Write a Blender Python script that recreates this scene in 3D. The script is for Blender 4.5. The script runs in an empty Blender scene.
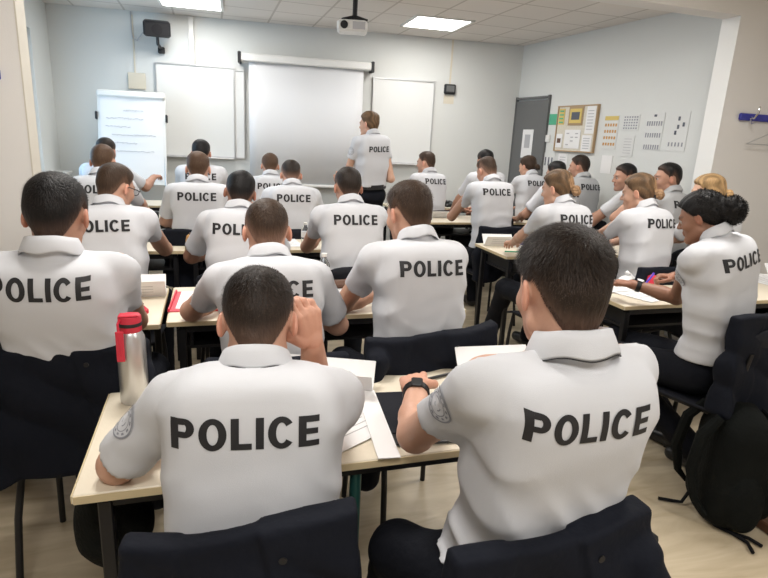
import bpy, math, random
import numpy as np
import openvdb as vdb
from mathutils import Vector, Matrix
from mathutils.bvhtree import BVHTree

random.seed(7)
RNG = np.random.RandomState(11)
SC = bpy.context.scene
COL = SC.collection
PI = math.pi

# ---------------------------------------------------------------- materials
def new_mat(name):
    m = bpy.data.materials.new(name); m.use_nodes = True
    nt = m.node_tree
    return m, nt, nt.nodes['Principled BSDF']

def mat(name, col, rough=.6, metal=0, bump=0, bscale=60, var=0, vscale=3, trans=0, ior=1.45, sheen=0, stretch=None, alpha=1, spec=None):
    m, nt, b = new_mat(name)
    b.inputs['Base Color'].default_value = (*col, 1)
    b.inputs['Roughness'].default_value = rough
    b.inputs['Metallic'].default_value = metal
    if trans: b.inputs['Transmission Weight'].default_value = trans; b.inputs['IOR'].default_value = ior
    if sheen: b.inputs['Sheen Weight'].default_value = sheen
    if spec is not None: b.inputs['Specular IOR Level'].default_value = spec
    if bump or var:
        tc = nt.nodes.new('ShaderNodeTexCoord'); mp = nt.nodes.new('ShaderNodeMapping')
        nt.links.new(tc.outputs['Object'], mp.inputs['Vector'])
        if stretch: mp.inputs['Scale'].default_value = stretch
    if bump:
        n = nt.nodes.new('ShaderNodeTexNoise'); n.inputs['Scale'].default_value = bscale; n.inputs['Detail'].default_value = 4
        bp = nt.nodes.new('ShaderNodeBump'); bp.inputs['Strength'].default_value = bump; bp.inputs['Distance'].default_value = .01
        nt.links.new(mp.outputs[0], n.inputs['Vector']); nt.links.new(n.outputs['Fac'], bp.inputs['Height'])
        nt.links.new(bp.outputs[0], b.inputs['Normal'])
    if var:
        n = nt.nodes.new('ShaderNodeTexNoise'); n.inputs['Scale'].default_value = vscale; n.inputs['Detail'].default_value = 5
        r = nt.nodes.new('ShaderNodeMapRange'); r.inputs[3].default_value = 1 - var; r.inputs[4].default_value = 1 + var
        x = nt.nodes.new('ShaderNodeVectorMath'); x.operation = 'SCALE'; x.inputs[0].default_value = col
        nt.links.new(mp.outputs[0], n.inputs['Vector']); nt.links.new(n.outputs['Fac'], r.inputs[0]); nt.links.new(r.outputs[0], x.inputs['Scale'])
        nt.links.new(x.outputs[0], b.inputs['Base Color'])
    return m

def attr_mat(name, rough=.55, bump=.2, bscale=90, sss=0, var=.0, stretch=(1, 1, 1)):
    m, nt, b = new_mat(name)
    a = nt.nodes.new('ShaderNodeAttribute'); a.attribute_name = 'Col'
    b.inputs['Roughness'].default_value = rough
    tc = nt.nodes.new('ShaderNodeTexCoord'); mp = nt.nodes.new('ShaderNodeMapping'); mp.inputs['Scale'].default_value = stretch
    nt.links.new(tc.outputs['Object'], mp.inputs['Vector'])
    n = nt.nodes.new('ShaderNodeTexNoise'); n.inputs['Scale'].default_value = bscale; n.inputs['Detail'].default_value = 4
    nt.links.new(mp.outputs[0], n.inputs['Vector'])
    bp = nt.nodes.new('ShaderNodeBump'); bp.inputs['Strength'].default_value = bump; bp.inputs['Distance'].default_value = .006
    nt.links.new(n.outputs['Fac'], bp.inputs['Height']); nt.links.new(bp.outputs[0], b.inputs['Normal'])
    r = nt.nodes.new('ShaderNodeMapRange'); r.inputs[3].default_value = 1 - var; r.inputs[4].default_value = 1 + var
    x = nt.nodes.new('ShaderNodeVectorMath'); x.operation = 'SCALE'
    nt.links.new(a.outputs['Color'], x.inputs[0]); nt.links.new(n.outputs['Fac'], r.inputs[0]); nt.links.new(r.outputs[0], x.inputs['Scale'])
    nt.links.new(x.outputs[0], b.inputs['Base Color'])
    if sss:
        b.inputs['Subsurface Weight'].default_value = sss; b.inputs['Subsurface Radius'].default_value = (.6, .2, .1); b.inputs['Subsurface Scale'].default_value = .01
    return m

M = {}
M['skin'] = attr_mat('skin', .5, .12, 160, 0)
M['hair'] = attr_mat('hair', .5, .5, 170, 0, .4, (1, 1, .25))
M['hair'].node_tree.nodes['Principled BSDF'].inputs['Specular IOR Level'].default_value = .22
M['shirt'] = mat('polo_cotton', (.60, .61, .64), .85, 0, .10, 600, .02, 9)
M['shirt_grey'] = mat('polo_cotton_grey', (.44, .45, .46), .85, 0, .22, 420, .03, 9)
M['letter'] = mat('black_print', (.012, .012, .015), .55)
M['patch_white'] = mat('patch_white', (.62, .63, .66), .7)
M['patch_dark'] = mat('patch_dark', (.10, .11, .14), .7)
M['patch_grey'] = mat('patch_grey', (.27, .28, .32), .7)
M['navy'] = mat('navy_trousers', (.005, .006, .010), .85, 0, .3, 60, .2, 6, spec=.2)
M['jacket'] = mat('navy_jacket', (.004, .0055, .011), .8, 0, .25, 45, .25, 8, spec=.2)
M['boot'] = mat('black_boot_leather', (.008, .008, .009), .35, 0, .2, 60)
M['black_metal'] = mat('black_metal', (.012, .012, .014), .45, .3)
M['green_metal'] = mat('dark_green_metal', (.02, .09, .08), .4, .3)
M['blue_metal'] = mat('blue_metal', (.03, .09, .25), .4, .3)
M['chair_shell'] = mat('chair_shell', (.007, .008, .013), .7, 0, .15, 200, spec=.25)
M['desk'] = mat('beige_laminate', (.72, .65, .52), .45, 0, .05, 90, .04, 5)
M['desk_edge'] = mat('desk_edge', (.60, .49, .30), .5)
M['paper'] = mat('paper', (.80, .80, .80), .8)
M['paper_line'] = mat('paper_print', (.45, .45, .47), .8)
M['white'] = mat('white_plastic', (.78, .78, .76), .4)
M['black'] = mat('black_plastic', (.012, .012, .014), .4)
M['red'] = mat('red_plastic', (.62, .03, .06), .4)
M['teal'] = mat('teal_plastic', (.03, .42, .42), .35)
M['green'] = mat('green_plastic', (.08, .42, .25), .45)
M['bluefold'] = mat('blue_card', (.12, .3, .6), .5)
M['tan'] = mat('tan_card', (.55, .30, .10), .6)
M['purple'] = mat('purple_plastic', (.10, .04, .45), .4)
M['bluebar'] = mat('blue_bar', (.03, .035, .33), .4)
M['steel'] = mat('brushed_steel', (.62, .63, .64), .33, .85, .05, 200, stretch=(1, 1, .05))
M['chrome'] = mat('chrome', (.7, .7, .7), .15, 1)
M['wood'] = mat('dark_wood', (.10, .045, .025), .5, 0, .1, 40, .2, 8)
M['cork'] = mat('cork', (.66, .62, .53), .9, 0, .4, 200, .15, 60)
M['oak'] = mat('oak_frame', (.40, .28, .16), .6)
M['board'] = mat('enamel_white', (.72, .73, .72), .3, 0, 0, 1, .02, 1.5)
M['screen'] = mat('screen_fabric', (.76, .77, .79), .9)
M['door'] = mat('grey_door', (.13, .133, .133), .55)
M['poster'] = mat('poster_white', (.66, .67, .66), .7)
M['yellow'] = mat('yellow_print', (.65, .5, .15), .7)
M['cream'] = mat('cream_plastic', (.66, .61, .50), .6)
M['bag'] = mat('black_nylon', (.004, .005, .0045), .85, 0, .4, 90, .25, 12, spec=.15)
M['strap'] = mat('webbing', (.005, .005, .006), .8, 0, .5, 300, spec=.2)
M['eye'] = mat('eye_white', (.42, .38, .36), .4)
M['iris'] = mat('iris', (.03, .02, .01), .2)
M['wall'] = mat('painted_wall', (.66, .675, .66), .75, 0, .08, 120, .02, 1.2)
M['wall_warm'] = mat('painted_wall_partition', (.78, .765, .745), .75, 0, .08, 120, .02, 1.2)
M['trimwhite'] = mat('trim_white', (.80, .80, .78), .6)
M['trimcream'] = mat('trim_cream', (.66, .62, .54), .6)
M['radiator'] = mat('sill_white', (.62, .62, .6), .5)

def clear_plastic():
    m, nt, b = new_mat('clear_plastic')
    b.inputs['Base Color'].default_value = (.9, .95, 1, 1); b.inputs['Roughness'].default_value = .08
    b.inputs['Transmission Weight'].default_value = .92; b.inputs['IOR'].default_value = 1.2
    return m
M['clear'] = clear_plastic()

def emis(name, col, s):
    m, nt, b = new_mat(name)
    b.inputs['Base Color'].default_value = (.8, .8, .8, 1)
    b.inputs['Emission Color'].default_value = (*col, 1); b.inputs['Emission Strength'].default_value = s
    return m

def ceiling_mat():
    m, nt, b = new_mat('mineral_fibre_tiles')
    tc = nt.nodes.new('ShaderNodeTexCoord'); mp = nt.nodes.new('ShaderNodeMapping')
    nt.links.new(tc.outputs['Object'], mp.inputs['Vector'])
    br = nt.nodes.new('ShaderNodeTexBrick'); br.offset = 0; br.squash = 1
    br.inputs['Color1'].default_value = (.74, .70, .66, 1); br.inputs['Color2'].default_value = (.71, .675, .635, 1)
    br.inputs['Mortar'].default_value = (.52, .48, .44, 1); br.inputs['Scale'].default_value = 1
    br.inputs['Mortar Size'].default_value = .011; br.inputs['Brick Width'].default_value = .5; br.inputs['Row Height'].default_value = .5
    mp.inputs['Location'].default_value = (.31, .15, 0)
    nt.links.new(mp.outputs[0], br.inputs['Vector']); nt.links.new(br.outputs['Color'], b.inputs['Base Color'])
    b.inputs['Roughness'].default_value = .95
    n = nt.nodes.new('ShaderNodeTexNoise'); n.inputs['Scale'].default_value = 150
    bp = nt.nodes.new('ShaderNodeBump'); bp.inputs['Strength'].default_value = .3; bp.inputs['Distance'].default_value = .004
    nt.links.new(tc.outputs['Object'], n.inputs['Vector']); nt.links.new(n.outputs['Fac'], bp.inputs['Height']); nt.links.new(bp.outputs[0], b.inputs['Normal'])
    return m

def floor_mat():
    m, nt, b = new_mat('pale_wood_vinyl')
    tc = nt.nodes.new('ShaderNodeTexCoord'); mp = nt.nodes.new('ShaderNodeMapping')
    mp.inputs['Rotation'].default_value = (0, 0, math.radians(75)); mp.inputs['Scale'].default_value = (1, 5, 1)
    nt.links.new(tc.outputs['Object'], mp.inputs['Vector'])
    n = nt.nodes.new('ShaderNodeTexNoise'); n.inputs['Scale'].default_value = 2.2; n.inputs['Detail'].default_value = 7; n.inputs['Distortion'].default_value = 1.2
    nt.links.new(mp.outputs[0], n.inputs['Vector'])
    cr = nt.nodes.new('ShaderNodeValToRGB')
    cr.color_ramp.elements[0].position = .3; cr.color_ramp.elements[0].color = (.40, .325, .215, 1)
    cr.color_ramp.elements[1].position = .7; cr.color_ramp.elements[1].color = (.58, .495, .36, 1)
    nt.links.new(n.outputs['Fac'], cr.inputs[0]); nt.links.new(cr.outputs[0], b.inputs['Base Color'])
    b.inputs['Roughness'].default_value = .38
    return m

# ---------------------------------------------------------------- object helpers
def mesh_obj(name, V, F, mats, parent=None, smooth=True, cols=None, mi=None):
    me = bpy.data.meshes.new(name)
    V = np.asarray(V, dtype=np.float32); 
    if isinstance(F, np.ndarray):
        n = F.shape[1]
        me.vertices.add(len(V)); me.vertices.foreach_set('co', V.ravel())
        me.loops.add(F.size); me.loops.foreach_set('vertex_index', F.ravel().astype(np.int32))
        me.polygons.add(len(F)); me.polygons.foreach_set('loop_start', np.arange(0, F.size, n, dtype=np.int32))
        me.update(calc_edges=True)
    else:
        me.from_pydata([tuple(map(float, v)) for v in V], [], [tuple(f) for f in F])
    if smooth: me.polygons.foreach_set('use_smooth', [True] * len(me.polygons))
    if not isinstance(mats, (list, tuple)): mats = [mats]
    for m in mats: me.materials.append(m)
    if mi is not None: me.polygons.foreach_set('material_index', mi)
    if cols is not None:
        a = me.color_attributes.new('Col', 'FLOAT_COLOR', 'POINT')
        c = np.ones((len(V), 4), np.float32); c[:, :3] = cols; a.data.foreach_set('color', c.ravel())
    me.validate()
    o = bpy.data.objects.new(name, me); COL.objects.link(o)
    if parent: o.parent = parent
    return o

class MB:
    """collects simple shapes into one mesh"""
    def __init__(s): s.V = []; s.F = []; s.I = []; s.m = 0
    def add(s, V, F):
        k = len(s.V); s.V += [tuple(v) for v in V]; s.F += [tuple(i + k for i in f) for f in F]; s.I += [s.m] * len(F); return s
    def box(s, c, d, rot=None, bev=0):
        x, y, z = [q / 2 for q in d]; c = Vector(c)
        if bev:
            b = min(bev, x * .98, y * .98, z * .98); V = []
            for sz, zz, in ((-1, z), (-1, z - b), (1, z - b), (1, z)):
                pass
            # octagonal-edge bevelled box: rings
            rings = []
            for (zz, ins) in ((-z, b), (-z + b, 0), (z - b, 0), (z, b)):
                X, Y = x - ins, y - ins
                bb = b if ins == 0 else b * .6
                rings.append([(X - bb, -Y, zz), (X, -Y + bb, zz), (X, Y - bb, zz), (X - bb, Y, zz), (-X + bb, Y, zz), (-X, Y - bb, zz), (-X, -Y + bb, zz), (-X + bb, -Y, zz)])
            V = [v for r in rings for v in r]; F = []
            for r in range(3):
                for i in range(8): F.append((r * 8 + i, r * 8 + (i + 1) % 8, r * 8 + 8 + (i + 1) % 8, r * 8 + 8 + i))
            F.append(tuple(range(7, -1, -1))); F.append(tuple(range(24, 32)))
        else:
            V = [(-x, -y, -z), (x, -y, -z), (x, y, -z), (-x, y, -z), (-x, -y, z), (x, -y, z), (x, y, z), (-x, y, z)]
            F = [(0, 3, 2, 1), (4, 5, 6, 7), (0, 1, 5, 4), (1, 2, 6, 5), (2, 3, 7, 6), (3, 0, 4, 7)]
        R = rot if rot is not None else Matrix.Identity(3)
        return s.add([R @ Vector(v) + c for v in V], F)
    def tube(s, pts, r, n=10, cap=True):
        pts = [Vector(p) for p in pts]; k = len(pts); V = []; F = []
        rs = r if isinstance(r, (list, tuple)) else [r] * k
        up = None
        for i, p in enumerate(pts):
            t = (pts[min(i + 1, k - 1)] - pts[max(i - 1, 0)]).normalized()
            if up is None:
                up = Vector((0, 0, 1)) if abs(t.z) < .9 else Vector((1, 0, 0))
            a = t.cross(up).normalized(); b = a.cross(t).normalized(); up = b
            for j in range(n):
                q = 2 * PI * j / n; V.append(p + (a * math.cos(q) + b * math.sin(q)) * rs[i])
        for i in range(k - 1):
            for j in range(n): F.append((i * n + j, i * n + (j + 1) % n, i * n + n + (j + 1) % n, i * n + n + j))
        if cap: F.append(tuple(range(n - 1, -1, -1))); F.append(tuple(range((k - 1) * n, k * n)))
        return s.add(V, F)
    def lathe(s, prof, c=(0, 0, 0), n=24):
        V = []; F = []
        for r, z in prof:
            for j in range(n):
                q = 2 * PI * j / n; V.append((c[0] + r * math.cos(q), c[1] + r * math.sin(q), c[2] + z))
        for i in range(len(prof) - 1):
            for j in range(n): F.append((i * n + j, i * n + (j + 1) % n, i * n + n + (j + 1) % n, i * n + n + j))
        F.append(tuple(range(n - 1, -1, -1))); F.append(tuple(range((len(prof) - 1) * n, len(prof) * n)))
        return s.add(V, F)
    def build(s, name, m, parent=None, smooth=False):
        o = mesh_obj(name, s.V, s.F, m, parent, smooth, mi=s.I if isinstance(m, (list, tuple)) else None)
        if smooth:
            try: o.data.set_sharp_from_angle(angle=math.radians(40))
            except Exception: pass
        return o

def rz(a): return Matrix.Rotation(a, 3, 'Z')
def thing(name, label, cat, loc=(0, 0, 0), a=0, group=None):
    o = bpy.data.objects.new(name, None); COL.objects.link(o); o.empty_display_size = .05
    o.location = loc; o.rotation_euler = (0, 0, a); o['label'] = label; o['category'] = cat
    if group: o['group'] = group
    return o
def tag(o, label, cat, group=None, kind=None):
    o['label'] = label; o['category'] = cat
    if group: o['group'] = group
    if kind: o['kind'] = kind
    return o
def struct(o): o['kind'] = 'structure'; return o

# ---------------------------------------------------------------- implicit surfaces
class Grid:
    def __init__(s, lo, hi, h):
        s.h = h; s.lo = np.array(lo, np.float64)
        n = np.ceil((np.array(hi) - s.lo) / h).astype(int) + 1; s.n = n
        s.ax = [(s.lo[i] + h * np.arange(n[i])).astype(np.float32) for i in range(3)]
        s.F = np.full(tuple(n), 1.0, np.float32)
    def slab(s, lo, hi):
        r = []
        for i in range(3):
            a = int(max(0, math.floor((lo[i] - s.lo[i]) / s.h))); b = int(min(s.n[i], math.ceil((hi[i] - s.lo[i]) / s.h) + 1))
            if b <= a: return None
            r.append(slice(a, b))
        return tuple(r)
    def xyz(s, r): return s.ax[0][r[0]][:, None, None], s.ax[1][r[1]][None, :, None], s.ax[2][r[2]][None, None, :]
    def op(s, fn, lo, hi, k=0, sub=False):
        m = k + 3 * s.h + .012
        r = s.slab([v - m for v in lo], [v + m for v in hi])
        if r is None: return
        d = fn(*s.xyz(r)); f = s.F[r]
        if sub:
            d = -d
            if k: hh = np.clip(.5 - .5 * (d - f) / k, 0, 1); s.F[r] = d + (f - d) * hh + k * hh * (1 - hh)
            else: s.F[r] = np.maximum(f, d)
        elif k: hh = np.clip(.5 + .5 * (f - d) / k, 0, 1); s.F[r] = f + (d - f) * hh - k * hh * (1 - hh)
        else: s.F[r] = np.minimum(f, d)
    def cone(s, a, b, r1, r2, k=.03, sub=False):
        a = np.array(a, float); b = np.array(b, float); ab = b - a; L = max(ab.dot(ab), 1e-9); R = max(r1, r2)
        def fn(X, Y, Z):
            x, y, z = X - a[0], Y - a[1], Z - a[2]
            t = np.clip((x * ab[0] + y * ab[1] + z * ab[2]) / L, 0, 1)
            return np.sqrt((x - ab[0] * t) ** 2 + (y - ab[1] * t) ** 2 + (z - ab[2] * t) ** 2) - (r1 + (r2 - r1) * t)
        s.op(fn, np.minimum(a, b) - R, np.maximum(a, b) + R, k, sub)
    def ell(s, c, r, Rm=None, k=.03, sub=False, p=2):
        c = np.array(c, float); r = np.array(r, float)
        Rn = np.eye(3) if Rm is None else np.array(Rm)
        def fn(X, Y, Z):
            x, y, z = X - c[0], Y - c[1], Z - c[2]
            q = [(x * Rn[0, i] + y * Rn[1, i] + z * Rn[2, i]) for i in range(3)]
            if p != 2:
                k0 = (np.abs(q[0] / r[0]) ** p + np.abs(q[1] / r[1]) ** p + np.abs(q[2] / r[2]) ** p) ** (1 / p) + 1e-6
                return np.sqrt(q[0] ** 2 + q[1] ** 2 + q[2] ** 2) * (1 - 1 / k0)
            k0 = np.sqrt((q[0] / r[0]) ** 2 + (q[1] / r[1]) ** 2 + (q[2] / r[2]) ** 2)
            k1 = np.sqrt((q[0] / r[0] ** 2) ** 2 + (q[1] / r[1] ** 2) ** 2 + (q[2] / r[2] ** 2) ** 2) + 1e-6
            return k0 * (k0 - 1) / k1
        ext = np.sqrt(((Rn * r[None, :]) ** 2).sum(1))
        s.op(fn, c - ext, c + ext, k, sub)
    def plane(s, p, n):   # keep the side the normal points away from
        X, Y, Z = s.xyz((slice(None),) * 3)
        s.F = np.maximum(s.F, (X - p[0]) * n[0] + (Y - p[1]) * n[1] + (Z - p[2]) * n[2]).astype(np.float32)
    def warp(s, fn):
        s.F += fn(*s.xyz((slice(None),) * 3)).astype(np.float32)
    def mesh(s):
        F = s.F; F[0] = F[-1] = .05; F[:, 0] = F[:, -1] = .05; F[:, :, 0] = F[:, :, -1] = .05
        g = vdb.FloatGrid(3.0); g.copyFromArray(np.ascontiguousarray(np.clip(F, -3, 3)) / s.h)
        p, q = g.convertToQuads(0.0)
        V = p * s.h + s.lo
        a, b, c, d = V[q[:, 0]], V[q[:, 1]], V[q[:, 2]], V[q[:, 3]]
        vol = (np.cross(b - a, c - a) * a).sum() + (np.cross(c - a, d - a) * a).sum()
        if vol < 0: q = q[:, ::-1]
        return V, q

def noise3(X, Y, Z, f, seed=0, n=5):
    r = np.random.RandomState(seed); o = 0
    for i in range(n):
        d = r.normal(size=3); d /= np.linalg.norm(d); ff = f * (.7 + .7 * r.rand())
        o = o + np.sin(ff * (X * d[0] + Y * d[1] + Z * d[2]) + r.rand() * 6.28 + 1.2 * np.sin(ff * .6 * (X * d[1] + Y * d[2] + Z * d[0]) + r.rand() * 6))
    return o / n
def sstep(a, b, x): t = np.clip((x - a) / (b - a), 0, 1); return t * t * (3 - 2 * t)

def join_meshes(parts):
    V = []; F = []; C = []; k = 0
    for v, f, c in parts:
        V.append(v); F.append(f + k); C.append(c); k += len(v)
    return np.concatenate(V), np.concatenate(F), np.concatenate(C)

# ---------------------------------------------------------------- lettering
def letter_shapes():
    """quads in a unit-height cell for P O L I C E, each: list of (4 pts)"""
    T = .235; W = .70
    def bar(x0, y0, x1, y1, n=5):
        q = []
        vert = abs(y1 - y0) > abs(x1 - x0)
        for i in range(n):
            a, b = i / n, (i + 1) / n
            if vert: q.append([(x0, y0 + (y1 - y0) * a), (x1, y0 + (y1 - y0) * a), (x1, y0 + (y1 - y0) * b), (x0, y0 + (y1 - y0) * b)])
            else: q.append([(x0 + (x1 - x0) * a, y0), (x0 + (x1 - x0) * b, y0), (x0 + (x1 - x0) * b, y1), (x0 + (x1 - x0) * a, y1)])
        return q
    def arc(cx, cy, rx, ry, a0, a1, n=20, t=T):
        q = []
        for i in range(n):
            u, v = [math.radians(a0 + (a1 - a0) * w / n) for w in (i, i + 1)]
            f = lambda r1, r2, a: (cx + r1 * math.cos(a), cy + r2 * math.sin(a))
            q.append([f(rx - t, ry - t * .8, u), f(rx, ry, u), f(rx, ry, v), f(rx - t, ry - t * .8, v)])
        return q
    P = bar(0, 0, T, 1, 6) + bar(T, 1 - .2, .40, 1, 3) + bar(T, .38, .40, .58, 3) + arc(.40, .69, .30, .31, -90, 90, 12)
    O = arc(.40, .5, .40, .52, 0, 360, 28)
    L = bar(0, 0, T, 1, 6) + bar(T, 0, .60, .2, 4)
    I = bar(0, 0, T, 1, 6)
    Cc = arc(.40, .5, .40, .52, 38, 322, 24)
    E = bar(0, 0, T, 1, 6) + bar(T, 0, .62, .2, 4) + bar(T, .41, .58, .6, 4) + bar(T, .8, .62, 1, 4)
    out = []; x = 0
    for s, w in ((P, .70), (O, .80), (L, .60), (I, T), (Cc, .78), (E, .62)):
        out.append([[(px + x, py) for px, py in q] for q in s]); x += w + .115
    return out, x - .115
LETTERS, LW = letter_shapes()

def project_quads(quads, mapf, bvh, direction, off=.0014):
    V = []; F = []; idx = {}
    for q in quads:
        f = []
        ok = True
        for p in q:
            key = (round(p[0], 5), round(p[1], 5))
            if key not in idx:
                o = mapf(*p); hit, nrm, _, _ = bvh.ray_cast(o, direction)
                if hit is None: idx[key] = None
                else:
                    idx[key] = len(V); V.append(hit - direction * off)
            if idx[key] is None: ok = False; break
            f.append(idx[key])
        if ok and len(set(f)) > 2: F.append(f)
    return V, F

# ---------------------------------------------------------------- people
SKIN = {'fair': (.57, .34, .24), 'pink': (.56, .32, .225), 'tan': (.46, .25, .17), 'brown': (.30, .15, .095), 'olive': (.50, .29, .20)}
HAIRC = {'dark': (.022, .015, .011), 'black': (.009, .008, .008), 'brown': (.045, .027, .017), 'chest': (.085, .048, .028), 'blonde': (.33, .21, .10), 'dkblonde': (.125, .075, .040)}

def interp_ang(tab, phi):
    xs = np.array([t[0] for t in tab]); ys = np.array([t[1] for t in tab]); return np.interp(phi, xs, ys)

def head_field(g, neckB, ears=True, fr=.056, fine=True):
    g.ell((0, -.012, .025), (.076, .097, .092), k=.0)
    g.ell((0, .035, -.035), (.058, .056, .085), k=.03)
    for s in (-1, 1): g.cone((s * .045, .0, -.062), (s * .012, .068, -.098), .022, .018, k=.02)
    g.cone((0, -.03, -.05), neckB, fr, fr * 1.03, k=.025)
    if fine:
        g.cone((-.032, .078, .022), (.032, .078, .022), .013, .013, k=.015)
        for s in (-1, 1): g.ell((s * .031, .100, .004), (.017, .014, .011), k=.012, sub=True)
        for s in (-1, 1): g.ell((s * .043, .058, -.025), (.018, .022, .02), k=.02)
        g.cone((0, .088, .012), (0, .108, -.022), .007, .0105, k=.010)
        for s in (-1, 1): g.ell((s * .010, .098, -.027), (.008, .009, .007), k=.006)
        g.cone((-.018, .088, -.053), (.018, .088, -.053), .0065, .0065, k=.006)
        g.cone((-.015, .087, -.064), (.015, .087, -.064), .007, .007, k=.006)
        g.ell((0, .080, -.096), (.02, .016, .016), k=.02)
    if ears:
        for s in (-1, 1):
            R = np.array(Matrix.Rotation(s * math.radians(22), 3, 'Z') @ Matrix.Rotation(math.radians(-12), 3, 'X'))
            g.ell((s * .081, -.008, -.004), (.008, .0185, .032), R, k=.008)
            if fine:
                g.ell((s * .090, -.004, .002), (.007, .010, .018), R, k=.004, sub=True)

HL = {  # hairline height by angle from the front (deg)
    'short': [(0, .072), (35, .068), (55, .045), (72, .028), (80, -.012), (90, .012), (100, .03), (112, .018), (125, -.02), (150, -.062), (180, -.072)],
    'long': [(0, .070), (35, .062), (60, .030), (85, .0), (110, -.03), (140, -.055), (180, -.060)],
    'bob': [(0, .072), (35, .060), (60, .035), (80, .0), (110, -.035), (140, -.07), (180, -.08)],
}

def person(name_id, label, head, pelvis, yaw, hair='short', hcol='dark', skin='fair', hp=10, hy=0, hr=0, female=False,
           wL=None, wR=None, eL=None, eR=None, hand='relax', handL=None, handR=None, lod=2, shirt='shirt', stand=False, knees=None, ankles=None,
           top=.016, side=.005, text=True, patch=None, hunch=.03, face=False, strands=0, sho=(0, 0), glasses=False, watch=None,
           dL=None, dR=None, nL=None, nR=None, jackbelt=False, tsize=1.0, toff=None, tx=0, width=1.0, hsz=.95, seed=None):
    seed = seed if seed is not None else (sum(map(ord, name_id)) * 7 % 1000)
    root = thing('person', label, 'person', (pelvis[0], pelvis[1], 0), math.radians(yaw))
    Rw = Matrix.Rotation(-math.radians(yaw), 3, 'Z')
    def loc(p):
        q = Rw @ Vector((p[0] - pelvis[0], p[1] - pelvis[1], 0)); return np.array((q.x, q.y, p[2]))
    hb, hh, hf = {0: (.0085, .0033, .0028), 1: (.0095, .0042, .0034), 2: (.012, .006, .0045), 3: (.015, .0075, .006), 4: (.018, .009, .0075)}[lod]
    H = loc(head)
    Rh = (Matrix.Rotation(math.radians(hy), 3, 'Z') @ Matrix.Rotation(math.radians(hr), 3, 'Y') @ Matrix.Rotation(-math.radians(hp), 3, 'X'))
    Rhn = np.array(Rh); Rhs = Rhn * hsz
    pz = .95 if stand else .57
    P0 = np.array((0, 0, pz))
    sb = H + Rhs @ np.array((0, -.03, -.062))
    N = sb + np.array((0, -.024, -.034)) + np.array((0, -.02, .01)) * min(hp / 30, 1.2)
    if female: N = N + np.array((0, .004, .008))
    u = N - P0; L = np.linalg.norm(u); u = u / L
    X = np.array((1., 0, 0)); X = X - u * X.dot(u); X /= np.linalg.norm(X); f = np.cross(u, X); 
    R = np.stack([X, f, u], 1)
    Cc = lambda t: P0 + u * L * t - f * hunch * math.sin(PI * min(max(t, 0), 1)) * (1.2 if t > .2 else 1)
    w = (.87 if female else 1.0) * width
    hw = .152 * w
    sc = N - u * .078 + f * (.004 - hunch * .25)
    SL = sc - X * hw + f * .022 + u * sho[0]; SR = sc + X * hw + f * .022 + u * sho[1]
    # arms
    L1, L2 = (.285, .245) if not female else (.265, .23)
    def arm(S, T, E, s):
        T = np.array(T, float); dv = T - S; D = np.linalg.norm(dv)
        if D > (L1 + L2) * .985: T = S + dv / D * (L1 + L2) * .985; dv = T - S; D = np.linalg.norm(dv)
        if E is None:
            dn = dv / D; pole = np.array((s * .75, -.35, -.65)) if not stand else np.array((s * .25, -1, -.1)); pole -= dn * pole.dot(dn); pole /= np.linalg.norm(pole)
            a = (L1 * L1 - L2 * L2 + D * D) / (2 * D); hgt = math.sqrt(max(L1 * L1 - a * a, 1e-6))
            E = S + dn * a + pole * hgt
            if not stand and E[2] < .79 and T[2] > .7: E = E.copy(); E[2] = max(E[2], .74)
        return np.array(E, float), T
    dfl = .46
    TL = loc(wL) if wL is not None else (np.array((-.15, .42, .80)) if not stand else SL + np.array((-.03, .08, -.5)))
    TR = loc(wR) if wR is not None else (np.array((.15, .42, .80)) if not stand else SR + np.array((.03, .08, -.5)))
    EL, TL = arm(SL, TL, None if eL is None else loc(eL), -1)
    ER, TR = arm(SR, TR, None if eR is None else loc(eR), 1)
    # legs
    hip = [P0 + np.array((s * .085, .02, -.03)) for s in (-1, 1)]
    if stand:
        kn = [np.array((s * .09, .02, .50)) for s in (-1, 1)]; an = [np.array((s * .10, -.02, .10)) for s in (-1, 1)]
    else:
        kn = [np.array((s * .13, .42, .53)) for s in (-1, 1)]; an = [np.array((s * .13, .40, .10)) for s in (-1, 1)]
    if knees: kn = [loc(k) if k is not None else kn[i] for i, k in enumerate(knees)]
    if ankles: an = [loc(k) if k is not None else an[i] for i, k in enumerate(ankles)]
    allp = np.array([P0, H, N, SL, SR, EL, ER, TL, TR] + hip + kn + an)
    lo, hi = allp.min(0) - .2, allp.max(0) + .2; lo[2] = max(lo[2], 0)
    skc = np.array(SKIN[skin]); hc = np.array(HAIRC[hcol])
    # ---- body
    g = Grid(lo, hi, hb * 1.1)
    for t, r in ((.02, (.14 * w, .10, .11)), (.32, (.13 * w, .095, .16)), (.66, (.145 * w, .10, .17))): g.ell(Cc(t), r, R, k=.05)
    g.cone(SL, SR, .05, .05, k=.04); g.cone(sc, sb, .055, .05, k=.03)
    ar = 1.0 if not female else .86
    for S, E_, T in ((SL, EL, TL), (SR, ER, TR)):
        g.cone(S, E_, .046 * ar, .040 * ar, k=.01); g.cone(E_, E_ + (T - E_) * .35, .041 * ar, .043 * ar, k=.02); g.cone(E_ + (T - E_) * .35, T, .042 * ar, .027 * ar, k=.01)
    for i in (0, 1):
        g.cone(hip[i], kn[i], .06, .045, k=.02); g.cone(kn[i], an[i], .042, .03, k=.02)
    # cut the top off: the head grid carries on from there
    V, F = g.mesh(); C = np.tile(skc, (len(V), 1))
    parts = [(V, F, C)]
    # head
    nb = Rhn.T @ (N - u * .02 - H) / hsz
    gh = Grid((-.11, -.14, min(-.15, nb[2] - .05)), (.11, .135, .135), hh)
    head_field(gh, nb, True, .054 if not female else .047, True)
    Vh, Fh = gh.mesh()
    Ch = np.tile(skc, (len(Vh), 1))
    x, y, z = Vh.T
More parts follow.
